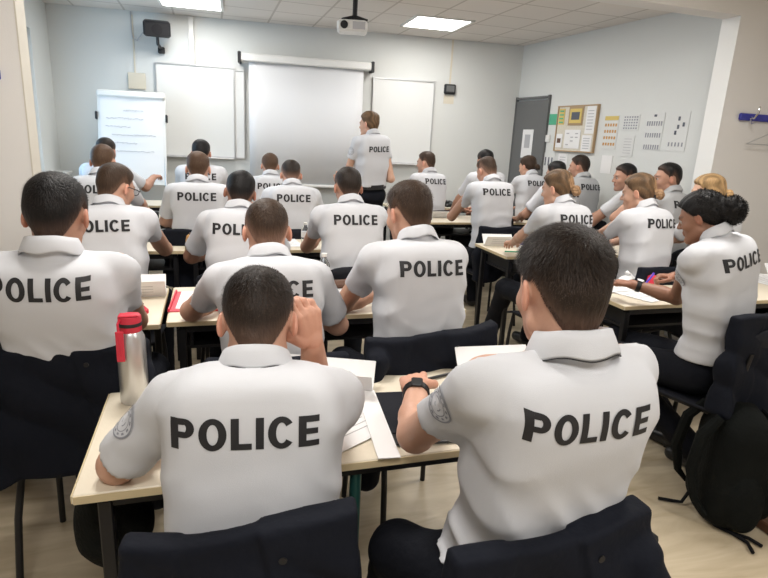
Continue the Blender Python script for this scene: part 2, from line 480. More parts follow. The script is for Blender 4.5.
    phi = np.degrees(np.arctan2(np.abs(x), y + .01))
    style = {'short': 'short', 'bun': 'long', 'puff': 'long', 'bob': 'bob'}[hair]
    zb = interp_ang(HL[style], phi)
    fade = sstep(-.012, .02, z - zb) * (np.abs(x) < .0795)
    fade = fade * (.92 if style == 'short' else 1)
    Ch = Ch * (1 - fade[:, None]) + (hc * 1.3) * fade[:, None]
    lip = np.exp(-((x / .022) ** 2 + ((z + .058) / .009) ** 2) ** 2) * (y > .085); Ch = Ch * (1 - .5 * lip[:, None]) + np.array((.45, .12, .11)) * .5 * lip[:, None]
    brow = np.exp(-(((np.abs(x) - .03) / .02) ** 4 + ((z - .027 + np.abs(x) * .05) / .006) ** 4)) * (y > .06); Ch = Ch * (1 - .8 * brow[:, None]) + hc * .8 * brow[:, None]
    ear = ((np.abs(x) > .079)).astype(float) * .45; Ch = Ch * (1 - ear[:, None]) + np.clip(skc * np.array((1.25, .85, .8)), 0, 1) * ear[:, None]
    if not female:
        beard = np.exp(-((z + .085) / .04) ** 2) * (y > .02) * .22; Ch = Ch * (1 - beard[:, None]) + hc * beard[:, None]
    parts.append((Vh @ Rhs.T + H, Fh, Ch))
    # hands
    def hand_grid(T, E_, s, pose, dd, nn):
        fd = (T - E_) / np.linalg.norm(T - E_)
        d = fd if dd is None else np.array(dd, float)
        if dd is None and not stand and pose != 'ear': d = d * np.array((1, 1, .25))
        d = d / np.linalg.norm(d)
        n = np.array((0, 0, 1.)) if nn is None else np.array(nn, float)
        if stand and nn is None: n = np.array((s, 0, 0.))
        n = n - d * n.dot(d); n /= np.linalg.norm(n)
        sd = np.cross(d, n)   # towards right of the hand direction seen from back
        th = -sd if s > 0 else sd   # thumb side: inward for a palm-down hand
        q = .93 if female else 1.0
        lo_ = T - .22; hi_ = T + .22
        c = T + d * .05
        pts = [T - fd * .04]; items = []
        curls = {'relax': (18, 32, 20), 'fist': (62, 85, 50), 'pen': (40, 55, 35), 'ear': (28, 50, 30), 'flat': (5, 10, 8)}[pose]
        for i, (off, ln) in enumerate(((.030, .070), (.010, .079), (-.010, .073), (-.029, .057))):
            b = T + d * (.086 - .004 * i) * q + th * off * q; ang = 0; p = b; tt = d
            for j, fr in enumerate((.46, .30, .24)):
                ang += math.radians(curls[j] * (1 + .08 * i))
                tt = d * math.cos(ang) - n * math.sin(ang); tt = tt + th * off * 1.6 * (1 if pose != 'fist' else .2); tt /= np.linalg.norm(tt)
                e = p + tt * ln * fr * q; items.append((p, e, (.0092 - .0007 * j) * q, (.0086 - .0007 * j) * q)); pts.append(e); p = e
            items.append((T + d * .02 * q + th * off * .6, b, .014 * q, .0105 * q))
        b = T + d * .022 + th * .026; m1 = b + (d * .55 + th * .62 - n * .35) * .042; m2 = m1 + (d * .85 + th * (.25 if pose in ('relax', 'flat') else -.15) - n * .3) * .034
        m3 = m2 + (d * .95 + th * (-.05 if pose in ('relax', 'flat') else -.5) - n * .25) * .024
        items += [(b, m1, .016 * q, .012 * q), (m1, m2, .0115 * q, .0102 * q), (m2, m3, .0102 * q, .0085 * q)]; pts += [m1, m3]
        pts = np.array(pts); gg = Grid(pts.min(0) - .045, pts.max(0) + .045, hf)
        gg.cone(T - fd * .045, T + d * .01, .030 * ar, .026 * q, k=.0)
        gg.ell(c - n * .002, (.040 * q, .048 * q, .0165 * q), np.stack([sd, d, n], 1), k=.012)
        for it in items: gg.cone(*it, k=.0045)
        return gg.mesh(), (T, d, n, sd)
    hinfo = []
    for s, T, E_, pz_, dd, nn in ((-1, TL, EL, handL or hand, dL, nL), (1, TR, ER, handR or hand, dR, nR)):
        (Vv, Ff), inf = hand_grid(T, E_, s, pz_, dd, nn)
        Ck = np.tile(np.clip(skc * np.array((1.06, .97, .95)), 0, 1), (len(Vv), 1)); parts.append((Vv, Ff, Ck)); hinfo.append(inf)
    V, F, C = join_meshes(parts)
    body = mesh_obj('body', V, F, M['skin'], root, cols=C)
    # ---- trousers
    g = Grid(lo, hi, hb * 1.15)
    g.ell(Cc(.0), (.172 * w * (1.04 if female else 1), .135, .115), R, k=.05)
    for i in (0, 1):
        g.cone(hip[i], kn[i], .088, .068, k=.04); g.cone(kn[i], an[i] + np.array((0, 0, -.02)), .066, .060, k=.025)
    g.warp(lambda X_, Y_, Z_: noise3(X_, Y_, Z_ * 1.6, 38, seed) * .004 + noise3(X_, Y_, Z_, 14, seed + 3) * .004)
    g.plane(Cc(.13) if not stand else Cc(.16), u); g.plane((0, 0, .05), (0, 0, -1))
    V, F = g.mesh(); mesh_obj('trousers', V, F, M['navy'], root)
    if stand or jackbelt:
        b_ = MB(); n_ = 28
        pts = [Vector(Cc(.17) + X * math.cos(a) * .166 * w + f * math.sin(a) * .128) for a in [2 * PI * i / n_ for i in range(n_ + 1)]]
        for i in range(n_):
            b_.box((pts[i] + pts[i + 1]) / 2, ((pts[i + 1] - pts[i]).length * 1.05, .008, .045), rot=Matrix(((0, 0, 0),) * 3) if 0 else (pts[i + 1] - pts[i]).to_track_quat('X', 'Z').to_matrix())
        b_.build('belt', M['black'], root)
    # shoes
    for i in (0, 1):
        a = an[i]; gs = Grid(a - np.array((.1, .12, .12)), a + np.array((.1, .24, .12)), max(.008, hb * .8))
        gs.cone(a, a + np.array((0, -.01, -.05)), .044, .046, k=.01); gs.cone(a + np.array((0, .02, -.055)), a + np.array((0, .14, -.065)), .045, .036, k=.03)
        gs.plane((0, 0, max(a[2] - .1, .002)), (0, 0, -1)); Vs, Fs = gs.mesh()
        Vs[:, 2] = np.maximum(Vs[:, 2], .002); mesh_obj('boot', Vs, Fs, M['boot'], root)
    # ---- shirt
    sr = .056 if not female else .050
    slo = np.minimum.reduce([Cc(0), SL, SR, EL, ER, N]) - .17; shi = np.maximum.reduce([Cc(0), SL, SR, EL, ER, N]) + .17
    g = Grid(slo, shi, hb)
    g.ell(Cc(.05), (.168 * w, .130, .13), R, k=.05, p=2.6); g.ell(Cc(.34), (.153 * w, .112, .18), R, k=.05, p=3); g.ell(Cc(.66), (.160 * w, .106, .18), R, k=.05, p=4)
    if female: g.ell(Cc(.62) + f * .07, (.12, .06, .07), R, k=.05)
    ub = N - u * .105 - f * (hunch * .3 + .002)
    g.ell(ub, (.162 * w, .086, .095), R, k=.05, p=4)
    g.cone(SL - u * .012, SR - u * .012, .050 * ar, .050 * ar, k=.04)
    for S in (SL, SR): g.cone(N - u * .045, S + u * .004, .052, .047 * ar, k=.03)
    g.cone(N - u * .05, N + u * .004, .060 * (.9 if female else 1), .053 * (.9 if female else 1), k=.02)
    cuffs = []
    for S, E_ in ((SL, EL), (SR, ER)):
        dv = E_ - S; ln = np.linalg.norm(dv); dn = dv / ln; cl = .215 if not female else .17
        cl = min(cl, ln * .86)
        s2 = Grid(slo, shi, hb)
        s2.cone(S, S + dn * (cl + .1), sr + .006, sr + .001, k=0)
        s2.cone(S + dn * (cl - .028), S + dn * (cl + .1), sr + .0055, sr + .0055, k=.003)
        # wrinkles round the sleeve
        s2.warp(lambda X_, Y_, Z_: noise3(X_ * .7, Y_ * .7, Z_ * 1.4, 55, seed + 9) * .0022)
        s2.plane(S + dn * cl, dn)
        k = .03; A, B = g.F, s2.F; h_ = np.clip(.5 + .5 * (A - B) / k, 0, 1); g.F = (A + (B - A) * h_ - k * h_ * (1 - h_)).astype(np.float32)
        cuffs.append((S + dn * cl, dn))
    def wr(X_, Y_, Z_):
        x_ = (X_ - N[0]) * X[0] + (Y_ - N[1]) * X[1] + (Z_ - N[2]) * X[2]; z_ = (X_ - N[0]) * u[0] + (Y_ - N[1]) * u[1] + (Z_ - N[2]) * u[2]
        low = sstep(-.17, -.36, z_); arm_ = np.exp(-((np.abs(x_) - .15 * w) / .045) ** 2) * sstep(.0, -.08, z_)
        fold = 1 - 2 * np.abs(np.sin(27 * z_ + 14 * x_ * np.sin(seed) + 5 * np.sin(6 * x_ + seed) + 1.5 * np.sin(13 * x_ + 9 * z_ + seed * 2)))
        f2 = 1 - 2 * np.abs(np.sin(26 * (z_ + .8 * np.abs(x_)) + seed + 2 * np.sin(9 * x_)))
        return -(fold * (.0026 if female else .0075 if lod < 2 else .0055) * low * (.5 + .5 * np.sin(7 * x_ + seed * 3)) + f2 * .0040 * arm_) + noise3(X_, Y_, Z_, 20, seed + 1) * (.003 if lod < 2 else .0016) + (noise3(x_ * .6 + z_ * .5, Y_ * .5, z_ * 1.3 - x_ * .6, 48, seed + 4) * .0014 if lod < 2 else 0) - noise3(x_ * 1.0, 0 * x_, z_, 30, seed + 5) * .0025 * low
    g.warp(wr)
    g.plane(Cc(.12) if not stand else Cc(.17), -u)
    g.plane(N + u * .004 + (sb - N) * .10, (sb - N) / np.linalg.norm(sb - N))
    V, F = g.mesh()
    sh = mesh_obj('shirt', V, F, M[shirt], root)
    bvh = BVHTree.FromPolygons([Vector(v) for v in V], [tuple(q) for q in F.tolist()])
    # collar
    ax = (sb - N) / np.linalg.norm(sb - N); ax = .6 * u + .4 * ax; ax /= np.linalg.norm(ax)
    fx = f - ax * f.dot(ax); fx /= np.linalg.norm(fx); rx = np.cross(fx, ax)
    q = .88 if female else 1.0
    prof = [(.052, -.03), (.0555, .012), (.0585, .020), (.0635, .019), (.069, .004), (.079, -.020), (.0785, -.026), (.074, -.023), (.063, -.010)]
    nA = 44; CV = []; CF = []
    for i in range(nA + 1):
        a = math.radians(-158 + 316 * i / nA) - PI / 2     # around the back
        fr = abs(i / nA - .5) * 2
        for (r, zz) in prof:
            rr = r * q; z2 = zz * (1 - .25 * fr) - .022 * fr ** 2 + (.004 * math.sin(a * 5 + seed)) * (1 if zz < 0 else .2)
            drop = .012 * fr * (zz < 0)
            p = N + ax * (z2 - drop + .022) + rx * math.cos(a) * rr * 1.04 + fx * (math.sin(a) * rr * (1.0) + .008)
            CV.append(p)
    m_ = len(prof)
    for i in range(nA):
        for j in range(m_): CF.append((i * m_ + j, i * m_ + (j + 1) % m_, (i + 1) * m_ + (j + 1) % m_, (i + 1) * m_ + j))
    CF.append(tuple(range(m_ - 1, -1, -1))); CF.append(tuple(range(nA * m_, nA * m_ + m_)))
    co = mesh_obj('collar', CV, CF, M[shirt], sh)
    if lod == 0:
        pi = MB().tube([Vector(CV[i * m_ + 6]) + Vector(-f * .0005) for i in range(6, nA - 5)], .0011, 5).build('collar_piping', M['letter'], co, True)
    # lettering
    if text:
        Hs = .055 * tsize; Ws = Hs * LW * 1.055; cen = N + X * tx - u * (toff or .092)
        dirv = Vector(f)
        allq = []
        for lt in LETTERS:
            allq += lt
        mp = lambda px, py: Vector(cen - f * .4 + X * ((px / LW - .5) * Ws) + u * ((py - .5) * Hs))
        Vt, Ft = project_quads(allq, mp, bvh, dirv, .0016 + .0006 * lod)
        if Ft: mesh_obj('police_lettering', Vt, Ft, M['letter'], sh)
    # sleeve patches
    for sidec in (patch or ()):
        S, E_, s = (SL, EL, -1) if sidec == 'L' else (SR, ER, 1)
        dn = (E_ - S) / np.linalg.norm(E_ - S); out = X * s; out = out - dn * out.dot(dn); out = out - f * .12; out -= dn * out.dot(dn); out /= np.linalg.norm(out); sd = np.cross(dn, out)
        cen = S + dn * .095
        def ring(r0, r1, n=24, a0=0, a1=360): 
            qs = []
            for i in range(n):
                a, b = math.radians(a0 + (a1 - a0) * i / n), math.radians(a0 + (a1 - a0) * (i + 1) / n)
                qs.append([(r0 * math.cos(a), r0 * math.sin(a)), (r1 * math.cos(a), r1 * math.sin(a)), (r1 * math.cos(b), r1 * math.sin(b)), (r0 * math.cos(b), r0 * math.sin(b))])
            return qs
        mp = lambda px, py: Vector(cen + out * .2 + sd * px + dn * py)
        Vt, Ft = project_quads(ring(.001, .02) + ring(.02, .038), mp, bvh, Vector(-out), .002)
        if Ft:
            pt = mesh_obj('shoulder_patch', Vt, Ft, M['patch_white'], sh)
            qs = ring(.0345, .038, 32) + ring(.0225, .0245, 24)
            for k_ in range(3): qs += ring(.006 + .005 * k_, .0085 + .005 * k_, 8, 20 + 120 * k_, 90 + 120 * k_)
            for k_ in range(12): qs += ring(.027, .0315, 1, k_ * 30 + 4, k_ * 30 + 18)
            Vt, Ft = project_quads(qs, mp, bvh, Vector(-out), .0032)
            if Ft: mesh_obj('patch_emblem', Vt, Ft, M['patch_grey'], pt)
    # ---- hair
    T_, Sd = top, side
    gg = Grid((-.15, -.25 if hair != 'puff' else -.30, -.14), (.15, .15, .17), hh)
    gg.ell((0, -.012, .025), (.076, .097, .092), k=.0); gg.ell((0, .035, -.035), (.058, .056, .085), k=.03)
    gg.cone((0, -.03, -.05), nb, .057 if not female else .049, .055, k=.025)
    def hairdisp(X_, Y_, Z_):
        ph = np.degrees(np.arctan2(np.abs(X_), Y_ + .01)) + 0 * Z_
        zb_ = interp_ang(HL[style], ph) + .0012 * np.sin(9 * ph / 10 + seed)
        t_ = Sd + (T_ - Sd) * sstep(.03, .10, Z_) 
        n_ = noise3(X_, Y_, Z_ * .6, 130, seed, 6) * (.0012 if style == 'short' else .0007) + noise3(X_, Y_, Z_, 45, seed + 2) * .15 * T_
        th_ = (t_ + n_) * sstep(-.002, .022, Z_ - zb_) - .012 * sstep(.004, -.012, Z_ - zb_) 
        return -th_
    gg.warp(hairdisp)
    if hair in ('bun', 'puff'):
        # combed grooves towards the nape
        gg.warp(lambda X_, Y_, Z_: .0016 * np.sin(230 * X_ + 8 * np.sin(18 * Z_)) * sstep(-.02, .05, Z_ + .0 * X_ - Y_ * .3))
    if hair == 'bun':
        g2 = Grid(gg.lo, (.15, .15, .17), hh)
        g2.ell((.0, -.128, -.022), (.035, .028, .034), k=0)
        g2.warp(lambda X_, Y_, Z_: .0035 * np.sin(9 * np.arctan2(Z_ + .022, X_ + 1e-5) + 60 * np.sqrt(X_ ** 2 + (Z_ + .022) ** 2) * 2) + noise3(X_, Y_, Z_, 120, seed) * .003)
        k = .012; A, B = gg.F, g2.F; h_ = np.clip(.5 + .5 * (A - B) / k, 0, 1); gg.F = (A + (B - A) * h_ - k * h_ * (1 - h_)).astype(np.float32)
    if hair == 'puff':
        g2 = Grid(gg.lo, (.15, .15, .17), hh)
        g2.ell((.0, -.140, .010), (.064, .058, .062), k=0); g2.ell((.02, -.13, -.02), (.05, .055, .045), k=.03)
        g2.warp(lambda X_, Y_, Z_: noise3(X_, Y_, Z_, 70, seed) * .008 + noise3(X_, Y_, Z_, 190, seed + 1) * .006)
        k = .02; A, B = gg.F, g2.F; h_ = np.clip(.5 + .5 * (A - B) / k, 0, 1); gg.F = (A + (B - A) * h_ - k * h_ * (1 - h_)).astype(np.float32)
    Vr, Fr = gg.mesh()
    x, y, z = Vr.T
    cc = np.tile(hc, (len(Vr), 1))
    if style == 'short' and Sd < .009:
        ph = np.degrees(np.arctan2(np.abs(x), y + .01)); zbb = interp_ang(HL[style], ph)
        lo_m = (1 - sstep(-.002, .06 if Sd > .0045 else .085, z - zbb)) * (.22 if Sd > .0045 else .60)
        cc = cc * (1 - lo_m[:, None]) + skc * .75 * lo_m[:, None]
    if hcol in ('blonde', 'dkblonde'):
        st = .5 + .5 * np.sin(x * 260 + 5 * np.sin(z * 30)); cc = cc * (.7 + .6 * st[:, None])
        if hair == 'bun': bm = (y < -.105)[:, None]; cc = np.where(bm, cc * (2.4 if hcol == 'dkblonde' else 1.4), cc)
    Vw = Vr @ Rhs.T + H
    hobj = mesh_obj('hair', Vw, Fr, M['hair'], root, cols=cc)
    if strands and hair == 'puff':
        rs = np.random.RandomState(seed); sel = rs.choice(len(Fr), strands); cen = Vr[Fr[sel]].mean(1); cen = cen[cen[:, 1] < -.02]
        nr = cen - np.array((0, -.13, 0)); nr /= np.linalg.norm(nr, axis=1)[:, None]; dr = nr + rs.normal(size=cen.shape) * .5; dr /= np.linalg.norm(dr, axis=1)[:, None]
        sdv = np.cross(dr, rs.normal(size=cen.shape)); sdv /= np.linalg.norm(sdv, axis=1)[:, None]; ln = .012
        Vs = np.stack([cen - sdv * .0008, cen + sdv * .0008, cen + dr * ln * .5 + sdv * .0007 + nr * .002, cen + dr * ln], 1).reshape(-1, 3) @ Rhs.T + H
        k0 = np.arange(len(cen)) * 4
        so = mesh_obj('hair_strands', Vs, [(a, a + 1, a + 2, a + 3) for a in k0], M['hair'], hobj, cols=np.tile(hc, (len(Vs), 1))); so['kind'] = 'stuff'
    elif strands:
        rs = np.random.RandomState(seed); sel = rs.choice(len(Fr), strands)
        cen = Vr[Fr[sel]].mean(1); ok = (cen[:, 2] > interp_ang(HL[style], np.degrees(np.arctan2(np.abs(cen[:, 0]), cen[:, 1] + .01))) + .004); cen = cen[ok]
        nrm = cen / np.array((.076, .097, .092)) ** 2; nrm /= np.linalg.norm(nrm, axis=1)[:, None]
        wh = np.array((.012, -.07, .09)); rad = cen - wh; rad /= np.linalg.norm(rad, axis=1)[:, None] + 1e-6
        swirl = np.cross(np.array((0, -.5, .86)), rad)
        hgt = sstep(.0, .08, cen[:, 2])[:, None]
        comb = rad * .8 + swirl * .45 * hgt + np.array((0, 0, -.35)) * (1 - hgt)
        comb -= nrm * (comb * nrm).sum(1)[:, None]; comb /= np.linalg.norm(comb, axis=1)[:, None]
        ln = (.004 + (T_ * .8) * hgt) * (.6 + .7 * rs.rand(len(cen), 1))
        dr = comb * (.95 + .3 * hgt) + nrm * (.20 + .15 * rs.rand(len(cen), 1)) + rs.normal(size=cen.shape) * .14
        dr /= np.linalg.norm(dr, axis=1)[:, None]
        sdv = np.cross(dr, nrm); sdv /= np.linalg.norm(sdv, axis=1)[:, None] + 1e-6
        wd = .0005
        base = cen - nrm * .001; mid = base + dr * ln * .55; tip = base + dr * ln - nrm * ln * .15
        Vs = np.stack([base - sdv * wd, base + sdv * wd, mid + sdv * wd * .8, mid - sdv * wd * .8, tip], 1).reshape(-1, 3) @ Rhs.T + H
        k0 = np.arange(len(cen)) * 5
        Fs = [(a, a + 1, a + 2, a + 3) for a in k0] + [(a + 3, a + 2, a + 4) for a in k0]
        tone = np.repeat(.55 + 1.1 * rs.rand(len(cen), 1), 5, axis=0)
        lo_m = np.repeat((1 - hgt) * .12, 5, axis=0)
        so = mesh_obj('hair_strands', Vs, Fs, M['hair'], hobj, cols=np.clip(hc * (1 - lo_m) * tone + skc * .5 * lo_m, 0, 1)); so['kind'] = 'stuff'
    if hair in ('bun', 'puff'):
        mb = MB(); r_ = .022 if hair == 'bun' else .035; yy = -.104 if hair == 'bun' else -.112; zz = -.02 if hair == 'bun' else -.01
        mb.tube([Vector(Rhs @ np.array((r_ * math.cos(a), yy, zz + r_ * math.sin(a))) + H) for a in [2 * PI * i / 16 for i in range(17)]], .006, 6)
        mb.build('hair_tie', M['shirt'] if hair == 'puff' else M['black'], hobj, True)
    if face:
        for s in (-1, 1):
            mb = MB(); c = np.array((s * .031, .0775, .004)); pr = [(math.sin(a) * .0125 + 1e-5, -math.cos(a) * .0125) for a in [PI * i / 10 for i in range(11)]]
            mb.lathe(pr, tuple(0 for _ in range(3)), 16)
            Vv = [Vector(Rhs @ (np.array((v[0], v[2], v[1])) + c) + H) for v in mb.V]; mb.V = Vv
            mb.I = [0] * len(mb.F); mb.I = [1 if (np.mean([(Rhn.T @ (np.array(Vv[i]) - H) / hsz)[1] for i in f_]) > c[1] + .0095) else 0 for f_ in mb.F]
            mb.build('eye', [M['eye'], M['iris']], root, True)
    if glasses:
        mb = MB(); tr = lambda p: Vector(Rhs @ np.array(p) + H)
        for s in (-1, 1):
            mb.tube([tr((s * .032 + .023 * math.cos(a), .105, .002 + .016 * math.sin(a))) for a in [2 * PI * i / 16 for i in range(17)]], .0018, 5)
            mb.tube([tr((s * .055, .105, .006)), tr((s * .080, .085, .008)), tr((s * .086, .0, .012)), tr((s * .084, -.02, -.0))], .0022, 5)
        mb.tube([tr((-.01, .107, .004)), tr((.01, .107, .004))], .002, 5)
        mb.build('glasses', M['black'], root, True)
    if watch:
        T, d, n, sd = hinfo[0] if watch == 'L' else hinfo[1]; E_ = EL if watch == 'L' else ER
        fd = (T - E_) / np.linalg.norm(T - E_); c = T - fd * .022; a1 = np.cross(fd, (0, 0, 1)); a1 /= np.linalg.norm(a1); a2 = np.cross(a1, fd)
        mb = MB(); 
        for k_ in (-.007, -.002, .003, .008): mb.tube([Vector(c + fd * k_ + (a1 * math.cos(t) + a2 * math.sin(t)) * .0325 * ar) for t in [2 * PI * i / 20 for i in range(21)]], .0035, 6)
        wo = mb.build('wristwatch', M['black'], root, True)
        mb = MB(); Rm = Matrix((Vector(a1), Vector(fd), Vector(a2))).transposed(); mb.box(Vector(c + a2 * .036 * ar), (.03, .034, .009), Rm, .003); mb.build('watch_case', M['steel' if female else 'black_metal'], wo)
    return root

# ---------------------------------------------------------------- furniture
def chair(label, x, y, yaw, shell='chair_shell', metal='black_metal', group=None):
    t = thing('classroom_chair', label, 'chair', (x, y, 0), math.radians(yaw), group)
    mb = MB(); n = 9; V = []; F = []
    # moulded seat
    for j in range(n):
        for i in range(n):
            X = -.2 + .4 * i / (n - 1); Y = -.17 + .38 * j / (n - 1)
            Z = .452 - .012 * math.cos(X / .2 * PI / 2) - (.02 * max(0, (Y - .14) / .07) ** 2) + .01 * max(0, -(Y + .12) / .05); V.append((X, Y, Z))
    for j in range(n - 1):
        for i in range(n - 1): F.append((j * n + i, j * n + i + 1, (j + 1) * n + i + 1, (j + 1) * n + i))
    o = mesh_obj('seat', V, F, M[shell], t); md = o.modifiers.new('thick', 'SOLIDIFY'); md.thickness = .012; md.offset = 0
    V = []; F = []; n = 11
    for j in range(7):
        for i in range(n):
            a = i / (n - 1) * 2 - 1; h = j / 6
            wx = .205 * (1 - .10 * h ** 3)
            zt = .56 + .27 * h - (.03 * abs(a) ** 4 * (h > .9)); V.append((wx * a, -.215 - .03 * h + .03 * a * a, zt))
    for j in range(6):
        for i in range(n - 1): F.append((j * n + i, (j + 1) * n + i, (j + 1) * n + i + 1, j * n + i + 1))
    o = mesh_obj('backrest', V, F, M[shell], t); md = o.modifiers.new('thick', 'SOLIDIFY'); md.thickness = .014; md.offset = 0
    for s in (-1, 1):
        MB().tube([(s * .17, .17, .435), (s * .18, .185, .3), (s * .19, .20, .0)], .011).build('leg', M[metal], t, True)
        MB().tube([(s * .17, -.15, .435), (s * .18, -.19, .3), (s * .19, -.23, .0)], .011).build('leg', M[metal], t, True)
        MB().tube([(s * .16, -.13, .432), (s * .16, -.19, .45), (s * .165, -.205, .52), (s * .165, -.232, .74)], .010).build('back_frame', M[metal], t, True)
    mb = MB(); mb.tube([(-.17, .17, .435), (.17, .17, .435), (.17, -.15, .435), (-.17, -.15, .435), (-.17, .17, .435)], .010); mb.build('seat_frame', M[metal], t, True)
    return t

def jacket(label, x, y, yaw, w=.225, drop=.36, seed=1, top=.865, h=.010, sleeve=(0, 0), tilt=0):
    """a jacket hung over a chair back; x, y is the chair's place"""
    g = Grid((-.40, -.40, max(.18, top - drop - .15)), (.40, -.05, top + .08), h)
    r = np.random.RandomState(seed); tt = math.tan(math.radians(tilt))
    def bx(X, Y, Z):
        Zt = Z - tt * X
        fl = (top - Zt)
        hw_ = w + .16 * fl * fl + .010 * np.sin(17 * Zt + seed) * sstep(.03, .2, fl)
        yc = -.235 + .018 * (X / .2) ** 2 - .03 * fl + .016 * np.sin(21 * X + seed + 3 * np.sin(3 * Zt)) * sstep(.04, .3, fl)
        th = .019 + .020 * sstep(0, .35, fl)
        th = th + .009 * sstep(.0, .012, X - .02 - .25 * fl) + .006 * sstep(.0, .012, -X - .09 - .10 * fl)
        bot = top - drop - .05 * np.sin(8 * X + seed)
        sag = .006 * np.cos(X / w * PI / 2) + .004 * np.sin(23 * X + seed)
        dx = np.abs(X) - (hw_ - .02); dy = np.abs(Y - yc) - (th - .012); dz = np.maximum(Zt - (top - sag - .012), bot - Zt)
        q = np.sqrt(np.maximum(dx, 0) ** 2 + np.maximum(dy, 0) ** 2 + np.maximum(dz, 0) ** 2) + np.minimum(np.maximum(np.maximum(dx, dy), dz), 0)
        return q - .012
    g.op(bx, (-.4, -.4, 0), (.4, 0, 2), 0)
    for s, on in zip((-1, 1), sleeve):
        if on:
            a = (s * (w - .03), -.26, top - .08); b = (s * (w + .01), -.29, top - .24); c = (s * (w + .0), -.27, max(.25, top - drop - .06))
            g.cone(a, b, .035, .045, k=.03); g.cone(b, c, .045, .04, k=.02)
    g.warp(lambda X, Y, Z: sstep(.02, .12, top - Z) * (noise3(X * 1.2, Y, Z * .5, 30, seed) * .008 + .0085 * (1 - 2 * np.abs(np.sin(13 * X + 9 * Z + seed + 1.5 * np.sin(9 * Z))))) + noise3(X, Y, Z, 80, seed + 1) * .0012)
    V, F = g.mesh()
    root = thing('jacket', label, 'jacket', (x, y, 0), math.radians(yaw))
    mesh_obj('jacket_shell', V, F, M['jacket'], root)
    bv = BVHTree.FromPolygons([Vector(v) for v in V], [tuple(q) for q in F.tolist()])
    mb = MB()
    hit, n_, _, _ = bv.ray_cast(Vector((.07, -.6, top - .05)), Vector((0, 1, 0)))
    if hit is not None:
        mb.tube([hit - Vector((0, .002, 0)), hit + Vector((0, .003, 0))], .007, 12); mb.build('snap_button', M['black_metal'], root, True)
    return root

def desk(label, x0, y0, w=1.3, d=.5, metal='black_metal', group='school desks', shelf=True):
    t = thing('school_desk', label, 'desk', (x0, y0, 0), 0, group)
    mb = MB(); mb.box((w / 2, d / 2, .745), (w, d, .022), None, .003); mb.build('desk_top', M['desk'], t)
    mb = MB(); mb.box((w / 2, -.0012, .745), (w - .006, .0024, .018)); mb.box((-.0012, d / 2, .745), (.0024, d - .006, .018)); mb.box((w + .0012, d / 2, .745), (.0024, d - .006, .018)); mb.build('edge_band', M['desk_edge'], t)
    mb = MB()
    for yy in (.05, d - .05): mb.box((w / 2, yy, .715), (w - .12, .03, .035))
    for xx in (.06, w - .06): mb.box((xx, d / 2, .715), (.03, d - .08, .035))
    if shelf: mb.box((w / 2, d / 2, .62), (w - .14, d - .14, .012))     # book shelf
    for xx in (.09, w - .09) if shelf else (): mb.box((xx, d / 2, .665), (.012, d - .14, .08))
    mb.build('frame', M[metal], t)
    for xx in (.055, w - .055):
        for yy in (.045, d - .045):
            m2 = MB(); m2.box((xx, yy, .357), (.03, .03, .714), None, .003); m2.build('leg', M[metal], t)
    return t

# ---------------------------------------------------------------- the room
CZ = 2.70
def quad_wall(name, p0, p1, z0, z1, m, th=.12, side=1):
    """upright slab from p0 to p1, its visible face on that line, its thickness behind"""
    p0 = Vector((*p0, 0)); p1 = Vector((*p1, 0)); d = (p1 - p0); L = d.length; d.normalize(); n = Vector((-d.y, d.x, 0)) * side
    mb = MB(); R = Matrix((d, n, Vector((0, 0, 1)))).transposed(); mb.box((p0 + p1) / 2 + n * th / 2 + Vector((0, 0, (z0 + z1) / 2)), (L, th, z1 - z0), R)
    return struct(mb.build(name, m))

BL = Vector((-1.58, 7.24)); BR = Vector((3.79, 6.74)); RN = Vector((4.01, 3.66))
struct(MB().box((1.2, 2.6, -.05), (8.6, 10.4, .1)).build('floor', floor_mat()))
struct(MB().box((1.2, 2.6, CZ + .05), (8.6, 10.4, .1)).build('ceiling', ceiling_mat()))
quad_wall('wall_back', BL - Vector((.1, -.01)), BR + Vector((.1, -.01)), 0, CZ, M['wall'])
quad_wall('wall_right', BR, RN, 0, CZ, M['wall'])
# left far wall with a window
quad_wall('wall_left', (-1.58, 3.66), (-1.58, 4.85), 0, CZ, M['wall'])
quad_wall('wall_left_far', (-1.58, 6.55), BL, 0, CZ, M['wall'])
quad_wall('wall_left_under', (-1.58, 4.85), (-1.58, 6.55), 0, .95, M['wall'])
quad_wall('wall_left_over', (-1.58, 4.85), (-1.58, 6.55), 2.35, CZ, M['wall'])
win = struct(MB().box((-1.64, 4.89, 1.65), (.06, .07, 1.4)).box((-1.64, 6.51, 1.65), (.06, .07, 1.4)).box((-1.64, 5.70, .985), (.06, 1.70, .07)).box((-1.64, 5.70, 2.315), (.06, 1.70, .07)).box((-1.64, 5.70, 1.65), (.06, .06, 1.4)).build('window_1', M['white']))
gl = MB().box((-1.64, 5.70, 1.65), (.006, 1.6, 1.3)).build('window_pane', M['clear'], win)
mt, nt, b = new_mat('window_glass'); gl.data.materials.clear(); gl.data.materials.append(mt)
for l in list(nt.links): nt.links.remove(l)
tr = nt.nodes.new('ShaderNodeBsdfTransparent'); gs = nt.nodes.new('ShaderNodeBsdfGlossy'); gs.inputs['Roughness'].default_value = .02
mx = nt.nodes.new('ShaderNodeMixShader'); mx.inputs[0].default_value = .06
nt.links.new(tr.outputs[0], mx.inputs[1]); nt.links.new(gs.outputs[0], mx.inputs[2]); nt.links.new(mx.outputs[0], nt.nodes['Material Output'].inputs[0])
struct(MB().box((-1.50, 5.62, .985), (.17, 2.75, .03), None, .005).build('trim_1', M['radiator']))
rad = thing('radiator', 'white panel radiator under the window sill in the far left corner', 'radiator', (-1.50, 5.7, 0))
MB().box((0, 0, .52), (.08, 2.0, .60), None, .01).build('panel', M['radiator'], rad)
mb = MB()
for k in range(24): mb.box((.043, -.95 + k * .0826, .52), (.008, .03, .54))
